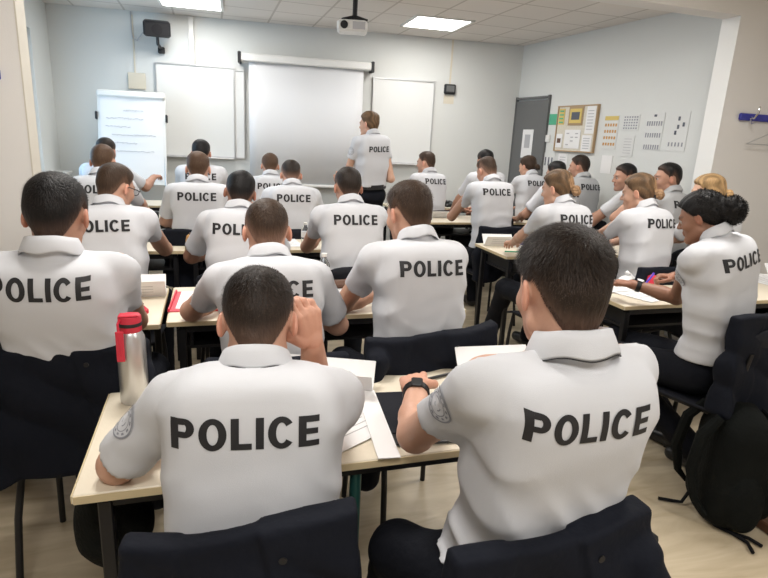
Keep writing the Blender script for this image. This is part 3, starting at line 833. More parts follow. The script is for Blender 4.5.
mb.build('fins', M['radiator'], rad)
MB().box((0, -.8, .11), (.03, .03, .22)).box((0, .8, .11), (.03, .03, .22)).build('feet', M['radiator'], rad)
# partition remains: the room opens between two stubs of wall under a beam
Y0, YT = 3.50, .16
struct(MB().box(((-3.1 - .905) / 2, Y0 + YT / 2, CZ / 2), (3.1 - .905, YT, CZ)).build('wall_partition_left', M['wall_warm']))
struct(MB().box(((3.69 + 5.4) / 2, Y0 + YT / 2, CZ / 2), (5.4 - 3.69, YT, CZ)).build('wall_partition_right', M['wall_warm']))
struct(MB().box(((-.905 + 3.69) / 2, Y0 + YT / 2, (2.48 + CZ) / 2), (3.69 + .905, YT, CZ - 2.48)).build('wall_beam', M['wall_warm']))
struct(MB().box((-.902, Y0 + YT / 2, 1.24), (.008, YT, 2.48)).build('trim_2', M['trimcream']))
struct(MB().box((3.687, Y0 + YT / 2, 1.24), (.008, YT, 2.48)).build('trim_3', M['trimwhite']))
# near half of the room
quad_wall('wall_left_near', (-3.0, -2.5), (-3.0, 3.5), 0, CZ, M['wall_warm'])
quad_wall('wall_right_near', (5.2, 3.5), (5.2, -2.5), 0, CZ, M['wall_warm'])
quad_wall('wall_front', (5.3, -2.4), (-3.1, -2.4), 0, CZ, M['wall_warm'])
# skirting
wd = (BR - BL).normalized(); wn = Vector((wd.y, -wd.x))      # into the room
def on_back(s, z, off=0): p = BL + wd * s + wn * off; return Vector((p.x, p.y, z))
WA = math.atan2(wd.y, wd.x); RB = rz(WA)
def s_of(x): return (x - BL.x) / wd.x
L_ = (BR - BL).length
struct(MB().box(on_back(L_ / 2, .05, .008), (L_, .014, .1), RB).build('baseboard_back', M['trimwhite']))
rd = (RN - BR).normalized(); rnn = Vector((rd.y, -rd.x)); RA = math.atan2(rd.y, rd.x); RR = rz(RA)
def on_right(s, z, off=0): p = BR + rd * s + rnn * off; return Vector((p.x, p.y, z))
def s_right(y): return (y - BR.y) / rd.y
LR = (RN - BR).length
struct(MB().box(on_right(LR / 2 + .5, .05, .008), (LR - 1.2, .014, .1), RR).build('baseboard_right', M['trimwhite']))
# --- door in the right wall
ds = .335
dr = struct(MB().box(on_right(ds, 1.02, .005), (.64, .04, 2.04), RR).build('door_1', M['door']))
MB().box(on_right(ds - .333, 1.04, .008), (.025, .05, 2.1), RR).box(on_right(ds + .333, 1.04, .008), (.025, .05, 2.1), RR).box(on_right(ds, 2.07, .008), (.69, .05, .025), RR).build('door_frame', M['door'], dr)
MB().tube([on_right(ds + .26, 1.03, .02), on_right(ds + .26, 1.03, .07), on_right(ds + .16, 1.03, .075)], .009).build('door_handle', M['steel'], dr, True)

# ceiling panels
LP = emis('led_panel', (1, .98, .94), 9.0)
lamp_labels = {(-.12, 6.33): 'square white LED panel in the ceiling above the left whiteboard', (2.33, 6.02): 'square white LED panel in the ceiling right of the projector'}
def panel(x, y, label):
    en = 16 if y > 5 else 18 if y > 4 else 33
    t = thing('ceiling_light', label, 'light', (x, y, CZ), math.radians(-3), 'square ceiling light panels')
    MB().box((0, 0, -.006), (.58, .58, .008)).build('diffuser', LP, t)
    mb = MB(); 
    for a, b_, c, d in ((0, .295, .62, .03), (0, -.295, .62, .03), (.295, 0, .03, .62), (-.295, 0, .03, .62)): mb.box((a, b_, -.006), (c, d, .012))
    mb.build('frame', M['white'], t)
    la = bpy.data.lights.new('panel_light', 'AREA'); la.shape = 'SQUARE'; la.size = .56; la.energy = en; la.color = (1, .965, .92)
    lo = bpy.data.objects.new('panel_light', la); COL.objects.link(lo); lo.parent = t; lo.location = (0, 0, -.016)
for (x, y), l in lamp_labels.items(): panel(x, y, l)
for x in (-.12, 2.33):
    for y in (4.3, 2.1, -.4):
        panel(x, y, 'square white LED panel in the ceiling over the %s desks' % ({(-.12, 4.3): 'fourth row left', (-.12, 2.1): 'second row left', (-.12, -.4): 'entrance side, behind the left', (2.33, 4.3): 'third row right', (2.33, 2.1): 'near right', (2.33, -.4): 'entrance side, behind the right'}[(x, y)]))
# daylight through the window
W_ = bpy.data.worlds.new('sky'); SC.world = W_; W_.use_nodes = True
bg = W_.node_tree.nodes['Background']; bg.inputs[0].default_value = (.55, .75, 1, 1); bg.inputs[1].default_value = 1.0
la = bpy.data.lights.new('window_daylight', 'AREA'); la.shape = 'RECTANGLE'; la.size = 1.3; la.size_y = 1.6; la.energy = 27; la.color = (.40, .70, 1)
lo = bpy.data.objects.new('window_daylight', la); COL.objects.link(lo); lo.location = (-1.72, 5.70, 1.65); lo.rotation_euler = (0, math.radians(-90), 0)

# --- projection screen
t = thing('projection_screen', 'white pull-down projection screen on the back wall between the whiteboards', 'screen')
s0, s1 = s_of(.39), s_of(1.87)
MB().box(on_back((s0 + s1) / 2, 2.305, .13), (s1 - s0, .085, .085), RB, .012).build('screen_case', M['white'], t)
for s in (s0 - .01, s1 + .01): MB().box(on_back(s, 2.30, .13), (.035, .10, .12), RB, .006).box(on_back(s, 2.26, .06), (.03, .11, .03), RB).build('case_bracket', M['black'], t)
mb = MB(); n = 14; a, b_ = s0 + .09, s1 - .09; V = []; F = []
for i in range(n + 1):
    for z in (2.27, 1.6, .92): V.append(on_back(a + (b_ - a) * i / n, z, .12 + .004 * math.sin(i * 1.3)))
for i in range(n):
    for j in (0, 1): F.append((i * 3 + j, i * 3 + j + 1, i * 3 + 4 + j, i * 3 + 3 + j))
o = mesh_obj('screen_fabric', V, F, M['screen'], t); md = o.modifiers.new('t', 'SOLIDIFY'); md.thickness = .003
MB().box(on_back((a + b_) / 2, .91, .12), (b_ - a + .02, .025, .03), RB, .006).build('screen_bar', M['white'], t)
# --- whiteboards
def whiteboard(label, xa, xb, z0, z1, tray=True):
    t = thing('whiteboard', label, 'whiteboard', group=None); a, b_ = s_of(xa), s_of(xb); c = (a + b_) / 2; w = b_ - a
    MB().box(on_back(c, (z0 + z1) / 2, .02), (w, .018, z1 - z0), RB).build('board_surface', M['board'], t)
    mb = MB()
    for z in (z0, z1): mb.box(on_back(c, z, .025), (w + .02, .03, .014), RB)
    for s in (a, b_): mb.box(on_back(s, (z0 + z1) / 2, .025), (.012, .03, z1 - z0), RB)
    mb.build('board_frame', M['steel'], t)
    if tray: MB().box(on_back(c, z0 - .012, .06), (w * .98, .07, .012), RB, .003).build('pen_tray', M['steel'], t)
    return t
whiteboard('wide whiteboard on the back wall, left of the projection screen', -.52, .31, 1.20, 2.19)
whiteboard('whiteboard on the back wall, right of the projection screen', 1.92, 2.67, 1.22, 2.20)
whiteboard('narrow whiteboard wing half hidden by the left edge of the screen', .315, .42, 1.20, 2.17, False)
# --- speaker, cable, trunking, socket plate
t = thing('loudspeaker', 'black box loudspeaker on a bracket high on the back wall, left', 'speaker')
c = on_back(s_of(-.455), 2.51, .22); Rs = rz(WA + .15) @ Matrix.Rotation(math.radians(14), 3, 'X')
MB().box(c, (.27, .17, .155), Rs, .02).build('cabinet', M['black'], t)
MB().tube([c + Rs @ Vector((0, -.088, 0)), c + Rs @ Vector((0, -.083, 0))], .055, 20).build('grille', M['black_metal'], t, True)
MB().tube([c + Vector((.0, 0, -.07)), c + Vector((.0, .03, -.15)), on_back(s_of(-.45), 2.33, .02)], .016).box(on_back(s_of(-.45), 2.32, .03), (.07, .05, .07), RB, .01).build('bracket', M['black'], t)
cb = MB().tube([on_back(s_of(-.75), 2.69, .01), on_back(s_of(-.75), 2.5, .01), on_back(s_of(-.74), 2.42, .02), on_back(s_of(-.69), 2.40, .05), on_back(s_of(-.61), 2.47, .15)], .006, 6).build('speaker_cable', M['paper_line'], None, True); tag(cb, 'thin grey cable hanging in a loop beside the wall loudspeaker', 'cable')
tag(MB().box(on_back(s_of(-.135), 2.44, .02), (.055, .035, .50), RB, .004).build('cable_trunking', M['white']), 'white vertical cable trunking above the left whiteboard', 'trunking')
tag(MB().box(on_back(s_of(-.74), 2.35, .005), (.015, .01, .62), RB).build('cable_trunking', M['cream']), 'thin cream conduit running down to the socket plate beside the flipchart', 'trunking')
tag(MB().box(on_back(s_of(-.725), 1.985, .012), (.18, .02, .17), RB, .004).build('socket_plate', M['cream']), 'square cream blanking plate on the wall above the flipchart', 'plate')
tag(MB().box(on_back(s_of(2.87), 2.42, .006), (.02, .01, .55), RB).build('cable_trunking', M['cream']), 'thin cream conduit above the black wall control panel', 'trunking')
t = thing('wall_control_panel', 'small black control panel with a grey screen on the back wall right of the whiteboard', 'control panel')
MB().box(on_back(s_of(2.87), 2.13, .025), (.145, .045, .115), RB, .01).build('housing', M['black'], t)
MB().box(on_back(s_of(2.87), 2.135, .050), (.10, .004, .07), RB).build('display', M['door'], t)
tag(MB().box(on_back(s_of(2.87), 2.01, .003), (.13, .006, .10), RB).build('paper_note', M['cream']), 'small cream note stuck under the black control panel', 'note')
# --- projector
t = thing('ceiling_projector', 'white ceiling-mounted projector on a black pole', 'projector', (1.27, 5.35, 0), math.radians(-14))
PZ = 2.45
MB().box((0, 0, PZ), (.27, .23, .095), None, .02).build('projector_body', M['white'], t)
MB().box((0.02, .02, PZ + .062), (.16, .14, .03), None, .008).build('mount_plate', M['black_metal'], t)
mb = MB()
for s in (-1, 1):
    for q in (-1, 1): mb.tube([(.02, .02, PZ + .10), (s * .11 + .02, q * .09, PZ + .05)], .009, 6)
mb.build('mount_arms', M['black'], t, True)
MB().tube([(.02, .02, PZ + .06), (.02, .02, CZ)], .022, 12).build('pole', M['black'], t, True)
MB().tube([(-.07, -.115, PZ), (-.07, -.128, PZ)], .033, 20).build('lens', M['black'], t, True)
MB().box((.06, -.117, PZ), (.11, .004, .06)).build('vent', M['paper_line'], t)
# --- flipchart
t = thing('flipchart', 'flipchart easel with a handwritten sheet leaning by the back wall, left', 'flipchart', (-.77, 6.72, 0), math.radians(-5))
tl = Matrix.Rotation(math.radians(-9), 3, 'X')
def fl(x, z, o=0): v = tl @ Vector((x, o, z - .95)); return Vector((v.x, v.y, v.z + .95))
MB().box(fl(0, 1.37), (.68, .02, .96), tl, .004).build('board', M['white'], t)
MB().box(fl(0, 1.83, -.02), (.68, .05, .07), tl, .015).build('clamp_bar', M['white'], t)
V = []; F = []
for i in range(11):
    for j in range(9):
        x = -.31 + .62 * i / 10; z = 1.80 - .86 * j / 8; V.append(fl(x, z, -.018 - .004 * math.sin(i * .9 + j * .4)))
for i in range(10):
    for j in range(8): F.append((i * 9 + j, i * 9 + j + 1, (i + 1) * 9 + j + 1, (i + 1) * 9 + j))
sh_ = mesh_obj('paper_sheet', V, F, M['paper'], t); 
mb = MB(); rr = random.Random(3)
for k, (x0, x1) in enumerate(((-.08, .10), (-.25, .12), (-.26, -.02), (-.2, .22), (-.25, .05), (-.18, .2))):
    mb = MB(); x = x0; z = 1.66 - k * .085
    while x < x1:
        l = rr.uniform(.01, .035); mb.tube([fl(x, z + rr.uniform(-.008, .008), -.025), fl(x + l * .5, z + rr.uniform(.0, .016), -.025), fl(x + l, z + rr.uniform(-.008, .008), -.025)], .0022, 4); x += l + rr.uniform(.003, .014)
    mb.build('handwriting', M['patch_grey'], sh_)
for s in (-1, 1):
    MB().box(fl(s * .35, 1.60, -.01), (.02, .05, .08), tl, .005).build('clip', M['black'], t)
    MB().tube([fl(s * .3, 1.8, .02), (s * .36, -.18, 0.0)], .014).build('leg', M['steel'], t, True)
MB().tube([fl(0, 1.8, .02), (0, .40, 0)], .014).build('leg', M['steel'], t, True)

# --- right wall notices
def sheet(name, label, cat, y, z, w, h, m='poster', group=None, parent=None, off=.004):
    o = MB().box(on_right(s_right(y), z, off), (w, .003, h), RR).build(name, M[m], parent)
    if parent is None: tag(o, label, cat, group)
    return o
def rows(par, y, z, w, h, nr, nc, m, fillx=.6, filly=.5, off=.007, jit=0):
    mb = MB()
    for i in range(nr):
        for j in range(nc):
            if jit and random.random() < jit: continue
            mb.box(on_right(s_right(y) + (-.5 + (j + .5) / nc) * w, z + (.5 - (i + .5) / nr) * h, off), (w / nc * fillx, .002, h / nr * filly), RR)
    return mb.build('printed_marks', M[m], par)
p = MB().box(on_right(ds, 1.53, .03), (.22, .003, .34), RR).build('door_notice', M['paper']); tag(p, 'white notice taped to the grey door', 'notice'); 
MB().box(on_right(ds, 1.56, .033), (.11, .002, .16), RR).build('printed_marks', M['paper_line'], p)
NG = 'papers pinned along the right wall'
o = sheet('green_notice', 'small green notice between the door and the corkboard', 'notice', 5.98, 1.815, .14, .12, 'green')
t = thing('corkboard', 'wood-framed corkboard covered with notices, right of the grey door', 'corkboard')
cy, cz, cw, chh = 5.55, 1.71, .64, .48
MB().box(on_right(s_right(cy), cz, .012), (cw, .02, chh), RR).build('cork_panel', M['cork'], t)
mb = MB()
for z in (cz - chh / 2, cz + chh / 2): mb.box(on_right(s_right(cy), z, .018), (cw + .02, .03, .013), RR)
for y in (cy - cw / 2, cy + cw / 2): mb.box(on_right(s_right(y), cz, .018), (.013, .03, chh), RR)
mb.build('frame', M['oak'], t)
a = sheet('pinned_poster', 'yellow leaflet pinned at the top left of the corkboard', 'poster', 5.80, 1.84, .10, .17, 'yellow', off=.026)
[rows(a, 5.80, 1.90 - .04 * k, .10, .04, 1, 1, 'green', .7, .4, .03) for k in range(4)]
a = sheet('framed_notice', 'brown-framed picture notice with dark centre on the corkboard', 'notice', 5.56, 1.845, .24, .20, 'oak', off=.027)
MB().box(on_right(s_right(5.56), 1.845, .031), (.19, .003, .15), RR).build('sheet', M['yellow'], a)
MB().box(on_right(s_right(5.56), 1.845, .034), (.13, .003, .08), RR).build('printed_marks', M['patch_dark'], a)
a = sheet('pinned_sheet', 'tall white sheet pinned at the right side of the corkboard', 'notice', 5.32, 1.80, .14, .28, 'paper', off=.026); rows(a, 5.32, 1.80, .1, .22, 7, 1, 'paper_line', .9, .25, .03)
a = sheet('pinned_sheet', 'small sheet with a brown square pinned at the lower left of the corkboard', 'notice', 5.80, 1.58, .11, .15, 'paper', off=.026); MB().box(on_right(s_right(5.80), 1.58, .03), (.06, .002, .05), RR).build('printed_marks', M['wood'], a)
a = sheet('pinned_sheet', 'wide white sheet pinned at the bottom centre of the corkboard', 'notice', 5.58, 1.60, .26, .20, 'paper', off=.026); rows(a, 5.58, 1.60, .22, .16, 4, 3, 'paper_line', .6, .3, .03, .2)
a = sheet('pinned_sheet', 'white sheet pinned at the lower right of the corkboard', 'notice', 5.34, 1.56, .15, .17, 'paper', off=.026); rows(a, 5.34, 1.56, .11, .13, 5, 1, 'paper_line', .9, .3, .03)
a = sheet('wall_poster', 'poster with an orange heading and rows of small pictures beside the corkboard', 'poster', 5.03, 1.675, .20, .33)
MB().box(on_right(s_right(5.03), 1.815, .007), (.19, .002, .04), RR).build('heading', M['yellow'], a); [rows(a, 5.03, 1.749 - .0625 * k, .18, .0625, 1, 5, 'tan', .6, .45) for k in range(4)]
a = sheet('wall_poster', 'small square poster of dark dots between the orange-headed poster and the two tall ones', 'poster', 4.77, 1.77, .21, .15); rows(a, 4.77, 1.77, .19, .13, 5, 6, 'patch_grey', .5, .5)
a = sheet('wall_poster', 'tall white poster with three rows of dark marks, left of the last poster', 'poster', 4.475, 1.69, .21, .33)
for k in range(3): rows(a, 4.475, 1.76 - k * .105, .19, .05, 1, 7, 'patch_grey', .45, .8)
MB().box(on_right(s_right(4.475), 1.83, .007), (.03, .002, .02), RR).build('emblem', M['patch_dark'], a)
a = sheet('wall_poster', 'tall white poster with scattered dark marks, nearest the white jamb', 'poster', 4.205, 1.69, .21, .34)
for k, (dy, dz) in enumerate(((0, .11), (0, .04), (.055, .06), (-.02, -.01))): MB().box(on_right(s_right(4.205) + dy, 1.69 + dz, .007), (.022, .002, .035), RR).build('printed_marks', M['patch_dark'], a)
rows(a, 4.205, 1.58, .18, .05, 1, 5, 'patch_grey', .35, .7)
a = sheet('wall_sheet', 'pale sheet below the square dotted poster', 'notice', 4.77, 1.55, .16, .20); rows(a, 4.77, 1.55, .12, .16, 6, 1, 'paper_line', .8, .2)
a = sheet('wall_sheet', 'plain pale sheet low on the wall below the orange-headed poster', 'notice', 5.02, 1.36, .15, .18, 'paper')
a = sheet('wall_sheet', 'white sheet with two dark drawings low on the wall beside the door', 'notice', 5.97, 1.34, .22, .20); rows(a, 5.97, 1.34, .18, .12, 1, 3, 'patch_dark', .35, .8)
a = sheet('wall_sheet', 'pale sheet below the corkboard, left', 'notice', 5.72, 1.34, .16, .2, 'paper'); rows(a, 5.72, 1.34, .12, .15, 5, 1, 'paper_line', .8, .25)
a = sheet('wall_sheet', 'pale sheet below the corkboard, right', 'notice', 5.42, 1.33, .24, .17, 'paper'); rows(a, 5.42, 1.33, .2, .13, 6, 1, 'paper_line', .8, .25)
tag(MB().box(on_right(s_right(6.03), 1.60, .012), (.08, .02, .08), RR, .003).build('light_switch', M['white']), 'white light switch right of the grey door', 'switch')
# coat racks on the partition
def rack(x0, x1, z, label, hooks):
    t = thing('coat_rack', label, 'coat rack', ((x0 + x1) / 2, Y0, z))
    MB().box((0, -.014, 0), (x1 - x0, .026, .052), None, .006).build('rail', M['bluebar'], t)
    for h in hooks:
        h -= (x0 + x1) / 2
        MB().tube([(h, -.02, .0), (h, -.06, -.01), (h + .0, -.09, .03), (h + .006, -.085, .075)], .007, 8).tube([(h, -.03, -.01), (h, -.05, -.05), (h, -.075, -.045)], .006, 8).build('hook', M['chrome'], t, True)
rack(3.84, 4.6, 1.795, 'blue coat rail with chrome hooks on the wall at the far right', (3.93, 4.12, 4.31, 4.5))
rack(-1.9, -.995, 1.72, 'blue coat rail end on the wall at the left edge', (-1.15, -1.4, -1.65))
t = thing('wire_hanger', 'grey wire coat hanger on the wall under the right coat rail', 'hanger', (4.12, 3.45, 1.63))
MB().tube([(0, 0, .13), (.0, -.0, .05), (-.2, 0, -.03), (.2, 0, -.03), (0, 0, .05)], .004, 6).build('wire', M['steel'], t, True)
MB().box((.06, 0, -.03), (.07, .03, .035), None, .008).build('sleeve', M['white'], t)

# ---------------------------------------------------------------- desks
D = {}
for key, lab, x, y, w, d in (
    ('A', 'front row beige desk shared by the two nearest officers', -.29, 1.15, 1.3, .5),
    ('B0', 'beige desk of the left officer in the second row, cut by the left edge', -1.49, 2.26, 1.29, .56),
    ('B1', 'long beige desk of the second row, with the red-edged folder on its left end', -.175, 2.28, 1.3, .54),
    ('C0', 'third row beige desk in front of the officer with glasses', -1.46, 3.72, 1.3, .5),
    ('C1', 'third row beige desk with the tan holder and blue folders', -.15, 3.72, 1.3, .5),
    ('D0', 'fourth row beige desk with black boxes on it, on the left', -1.50, 4.90, 1.3, .5),
    ('D1', 'fourth row beige desk behind the left whiteboard officer', -.19, 4.90, 1.3, .5),
    ('R1', 'beige desk with papers and red pencil case at right', 1.96, 2.22, 1.3, .5),
    ('R2', 'beige desk at the far right edge with a stack of papers', 3.275, 2.22, 1.3, .5),
    ('S1', 'right block beige desk with a folded name card and green pen', 1.96, 3.42, 1.3, .5),
    ('T1', 'third right-hand beige desk with a small water bottle', 1.96, 5.0, 1.3, .5),
    ('T2', 'beige desk by the right wall with the turquoise bottle', 3.27, 5.0, .62, .5),
    ('U1', 'rearmost right-hand beige desk in front of the whiteboard', 1.98, 6.12, 1.2, .45),
    ('V0', 'rear left beige desk in front of the flipchart', -1.45, 6.0, 1.2, .45),
    ('V1', 'rear left beige desk in front of the left whiteboard', -.2, 6.0, 1.2, .45)):
    D[key] = desk(lab, x, y, w, d, shelf=key != 'A')

MB().tube([(.62, .05, .70), (.62, .05, 0)], .015, 12).build('centre_leg', M['green_metal'], D['A'], True)
# ---------------------------------------------------------------- officers
PI_ = dict
def officer(key, head, back, yaw, label, lod, ch=None, chy=None, **kw):
    """back: how far the pelvis sits behind the head along the heading"""
    a = math.radians(yaw); f = (-math.sin(a), math.cos(a)); lat = kw.pop('lat', 0)
    p = (head[0] - f[0] * back + math.cos(a) * lat, head[1] - f[1] * back + math.sin(a) * lat)
    person(key, label, head, p, yaw, lod=lod, **kw)
    if ch:
        q = (p[0], p[1]); chair(ch, q[0], q[1] + 0, yaw if chy is None else chy, metal=kw.get('cm', 'black_metal'))
    return p

P = {}
P['A1'] = officer('A1', (.094, 1.186, 1.102), .12, -8, 'nearest officer on the left, white polo, dark cropped hair, hand at his right ear', 0,
    'chair of the nearest left officer, under a navy jacket', hcol='dark', hp=30, hunch=.05, skin='pink', eL=(-.205, 1.20, .79), wL=(-.04, 1.42, .80), eR=(.265, 1.39, .80), wR=(.222, 1.235, 1.025), handR='ear', dR=(-.15, -.15, .97), nR=(.55, -.6, .2),
    patch='L', strands=18000, top=.014, side=.0055, tsize=1.05, toff=.070, tx=-.008, width=1.04, hsz=.93, knees=[(-.04, 1.36, .53), (.24, 1.36, .53)])
P['A2'] = officer('A2', (.606, .853, 1.247), -.08, 1, 'nearest officer on the right, white polo, full dark brown hair, left fist on the desk', 0,
    'chair of the nearest right officer, under a navy jacket', hcol='dark', hp=8, hy=-4, skin='pink', eL=(.45, 1.12, .83), wL=(.52, 1.36, .83), handL='fist', dL=(.25, .95, -.05), nL=(-.2, 0, 1), wR=(.85, 1.28, .80),
    patch='L', strands=26000, top=.021, side=.006, tsize=.92, toff=.074, tx=-.02, hsz=.91, width=.94, watch='L', hunch=.02, knees=[(.42, 1.10, .53), (.80, 1.10, .53)])
P['B1'] = officer('B1', (-.415, 1.806, 1.24), -.14, -4, 'dark-haired officer at the left edge with his back to us, second row', 1,
    'chair of the left-edge officer in the second row', hcol='black', hp=14, skin='tan', eR=(-.27, 2.13, .82), wR=(-.40, 2.33, .80), top=.016, side=.008, strands=9000, tsize=1.0, toff=.055, tx=-.012, width=1.0)
P['B2'] = officer('B2', (.193, 2.023, 1.157), .16, 0, 'second row officer half hidden behind the nearest left head, brown crew cut', 1,
    'chair of the half-hidden officer in the second row', hcol='brown', hp=20, skin='pink', eL=(-.08, 2.28, .80), wL=(.08, 2.5, .80), hunch=.05, strands=7000, top=.010, side=.004, width=1.05)
P['B3'] = officer('B3', (.717, 2.01, 1.230), .12, 6, 'second row officer in the middle, white polo, dark brown hair, forearms on the desk', 1,
    'chair of the middle second-row officer, under a navy jacket', hcol='brown', hp=14, hy=12, skin='pink', eL=(.545, 2.30, .80), wL=(.76, 2.42, .80), nL=(0, 0, 1), dL=(1, .3, 0), strands=7000, top=.018, side=.007, width=1.03)
P['B4'] = officer('B4', (2.025, 1.93, 1.238), .10, 17, 'woman officer at right writing at her desk, black hair in a big puff', 1,
    'chair of the writing woman officer at right, under a navy jacket', lat=.10, tx=-.015, hair='puff', hsz=.86, hcol='black', skin='brown', female=True, hp=22, hy=14, wL=(2.05, 2.36, .80), eL=(2.18, 2.13, .82), wR=(2.37, 2.42, .81), handR='pen', dL=(-.35, .9, 0), dR=(-.7, .6, 0), nR=(0, .2, 1), face=True,
    patch='L', watch='L', top=.022, side=.012, width=1.12, strands=6000, knees=[(1.86, 2.2, .53), (2.05, 2.35, .53)], ankles=[(2.25, 1.87, .10), (2.30, 2.08, .10)])
P['C1'] = officer('C1', (-.447, 3.152, 1.193), .12, -6, 'third row officer with glasses at left, short brown hair, face turned right', 2,
    'chair of the officer with glasses', hcol='brown', hp=16, hy=-32, skin='pink', eR=(-.26, 3.56, .80), wR=(-.36, 3.85, .80), glasses=True, face=True, hunch=.05, width=1.05)
P['C2'] = officer('C2', (.161, 3.174, 1.175), .12, -4, 'third row black-haired officer leaning right, partly covered by the crew cut man', 2,
    'chair of the leaning black-haired officer', hcol='black', hp=20, hr=6, skin='brown', hunch=.05, lat=-.02)
P['C3'] = officer('C3', (.778, 3.26, 1.209), .15, 0, 'third row officer in the centre of the room, dark cropped hair', 2,
    'chair of the central third-row officer', hcol='dark', hp=18, skin='tan', eL=(.60, 3.6, .80), wL=(.74, 3.86, .80), wR=(.95, 3.85, .80), width=1.08)
P['C4'] = officer('C4', (2.08, 3.10, 1.248), .10, 8, 'woman officer with a blonde-tipped bun behind the nearest right head, looking left', 2,
    'chair of the woman behind the nearest right head', hair='bun', hcol='dkblonde', female=True, hp=12, hy=22, skin='fair', face=True, wL=(2.02, 3.52, .80), wR=(2.3, 3.55, .80), width=1.12, knees=[(1.98, 3.42, .53), (2.28, 3.42, .53)], ankles=[(2.05, 3.72, .11), (2.32, 3.6, .11)])
P['C5'] = officer('C5', (2.545, 2.927, 1.251), .10, 11, 'woman officer with a low brown bun in the middle of the right block', 2,
    'chair of the woman in the middle of the right block, navy jacket on it', hair='bun', hcol='dkblonde', female=True, hp=12, hy=26, skin='fair', face=True, wL=(2.42, 3.42, .80), wR=(2.75, 3.45, .80), width=1.08)
P['C6'] = officer('C6', (3.041, 2.885, 1.266), .08, 10, 'blonde woman officer in profile beyond the large water bottle', 2,
    'chair of the blonde woman at the far right', hair='bun', hcol='blonde', female=True, hp=10, hy=46, skin='fair', face=True, wL=(2.92, 3.30, .82), wR=(3.1, 3.4, .82), eL=(2.86, 3.07, .84), text=False)
P['D1'] = officer('D1', (-.701, 4.445, 1.244), .10, -5, 'fourth row officer at left, light brown crew cut, in front of the flipchart', 2,
    'chair of the officer in front of the flipchart', hcol='chest', hp=14, skin='pink', wR=(-.48, 5.0, .80))
P['D2'] = officer('D2', (-.067, 4.241, 1.229), .10, -3, 'fourth row officer in front of the left whiteboard, brown cropped hair', 2,
    'chair of the fourth row officer in front of the left whiteboard', hcol='chest', hp=14, skin='pink', width=1.06)
P['D3'] = officer('D3', (.616, 4.501, 1.185), .14, -2, 'fourth row officer in front of the projection screen with shaved sides and dark top', 2,
    'chair of the fourth row officer in front of the screen', hcol='dark', hp=26, skin='pink', side=.002, top=.014, width=1.06)
P['D4'] = officer('D4', (2.265, 4.438, 1.274), .14, 4, 'officer with shaved sides in the centre right, forearms spread on his desk', 2,
    'chair of the centre right officer, navy jacket over it', hcol='brown', hp=24, hy=8, skin='pink', side=.002, tx=-.02, eL=(2.11, 4.74, .85), wL=(2.25, 5.06, .80), eR=(2.60, 4.74, .85), wR=(2.45, 5.08, .80), width=1.05)
P['D5'] = officer('D5', (3.13, 4.72, 1.258), .12, 6, 'black-haired officer behind the woman with the blonde-tipped bun', 3,
    'chair of the black-haired officer behind the women', hcol='black', hp=12, hy=10, skin='tan')
P['D6'] = officer('D6', (3.526, 4.256, 1.274), .14, 38, 'officer in profile reaching both arms left towards the turquoise bottle', 2,
    'chair of the officer reaching left', hcol='black', hp=8, hy=35, skin='tan', face=True, eL=(3.33, 4.36, .86), wL=(3.22, 4.50, .86), wR=(3.30, 4.62, .86), eR=(3.46, 4.56, .86), text=False)
P['D7'] = officer('D7', (3.365, 3.59, 1.31), .06, 14, 'officer in a grey polo by the right wall, chin on his hand, in profile', 2,
    'chair of the officer in grey by the right wall', hcol='black', hp=4, hy=52, skin='tan', face=True, shirt='shirt_grey', eL=(3.12, 3.80, .98), wL=(3.22, 3.67, 1.17), handL='fist', dL=(.1, -.1, 1), nL=(-.7, .6, 0), wR=(3.42, 3.98, .82))
P['E1'] = officer('E1', (-.859, 5.642, 1.268), .12, -12, 'rear officer before the flipchart with one hand raised in front of him', 3,
    'chair of the rear officer before the flipchart', hcol='dark', hp=8, skin='tan', eR=(-.56, 5.72, .96), wR=(-.50, 5.9, 1.04), text=False)
P['E2'] = officer('E2', (-.055, 5.287, 1.296), .05, -2, 'rear officer with black hair directly in front of the left whiteboard', 3,
    'chair of the rear officer in front of the left whiteboard', hcol='black', hp=12, skin='tan')
P['E3'] = officer('E3', (.556, 5.5, 1.196), .10, -2, 'rear officer with brown crew cut in front of the lower left of the screen', 3,
    'chair of the rear officer under the screen', hcol='chest', hp=18, skin='pink')
P['E4'] = officer('E4', (2.178, 5.66, 1.276), .10, 12, 'rear officer right of the standing woman, looking left', 3,
    'chair of the rear officer right of the standing woman', hcol='brown', hp=6, hy=30, skin='pink', face=True)
P['E5'] = officer('E5', (2.65, 5.25, 1.325), .10, 5, 'rear dark-haired officer hidden behind the man with shaved sides', 3,
    'chair of the hidden rear officer', hcol='black', hp=12, skin='tan', text=False)
P['E6'] = officer('E6', (3.303, 5.523, 1.282), .10, 6, 'rear woman officer with a dark bun in front of the grey door', 3,
    'chair of the rear woman in front of the grey door', hair='bun', hcol='brown', female=True, hp=14, hy=20, skin='fair', width=1.15)
P['E7'] = officer('E7', (3.56, 4.98, 1.320), .06, 10, 'rear dark-haired officer under the corkboard by the right wall', 3,
    'chair of the rear officer under the corkboard', hcol='dark', hp=6, hy=30, skin='tan', shirt='shirt_grey')
person('W', 'standing officer with short blonde hair facing the projection screen, white polo and navy trousers', (1.496, 5.475, 1.624), (1.53, 5.49), 22, hair='bob', hcol='dkblonde', female=True, lod=2, stand=True, hp=4, hy=22, skin='fair', face=True,
       patch='L', wL=(1.25, 5.70, 1.10), eL=(1.29, 5.50, 1.13), wR=(1.72, 5.62, 1.12), eR=(1.73, 5.42, 1.12), hunch=.01, width=1.2, tsize=.95, toff=.13, top=.022)

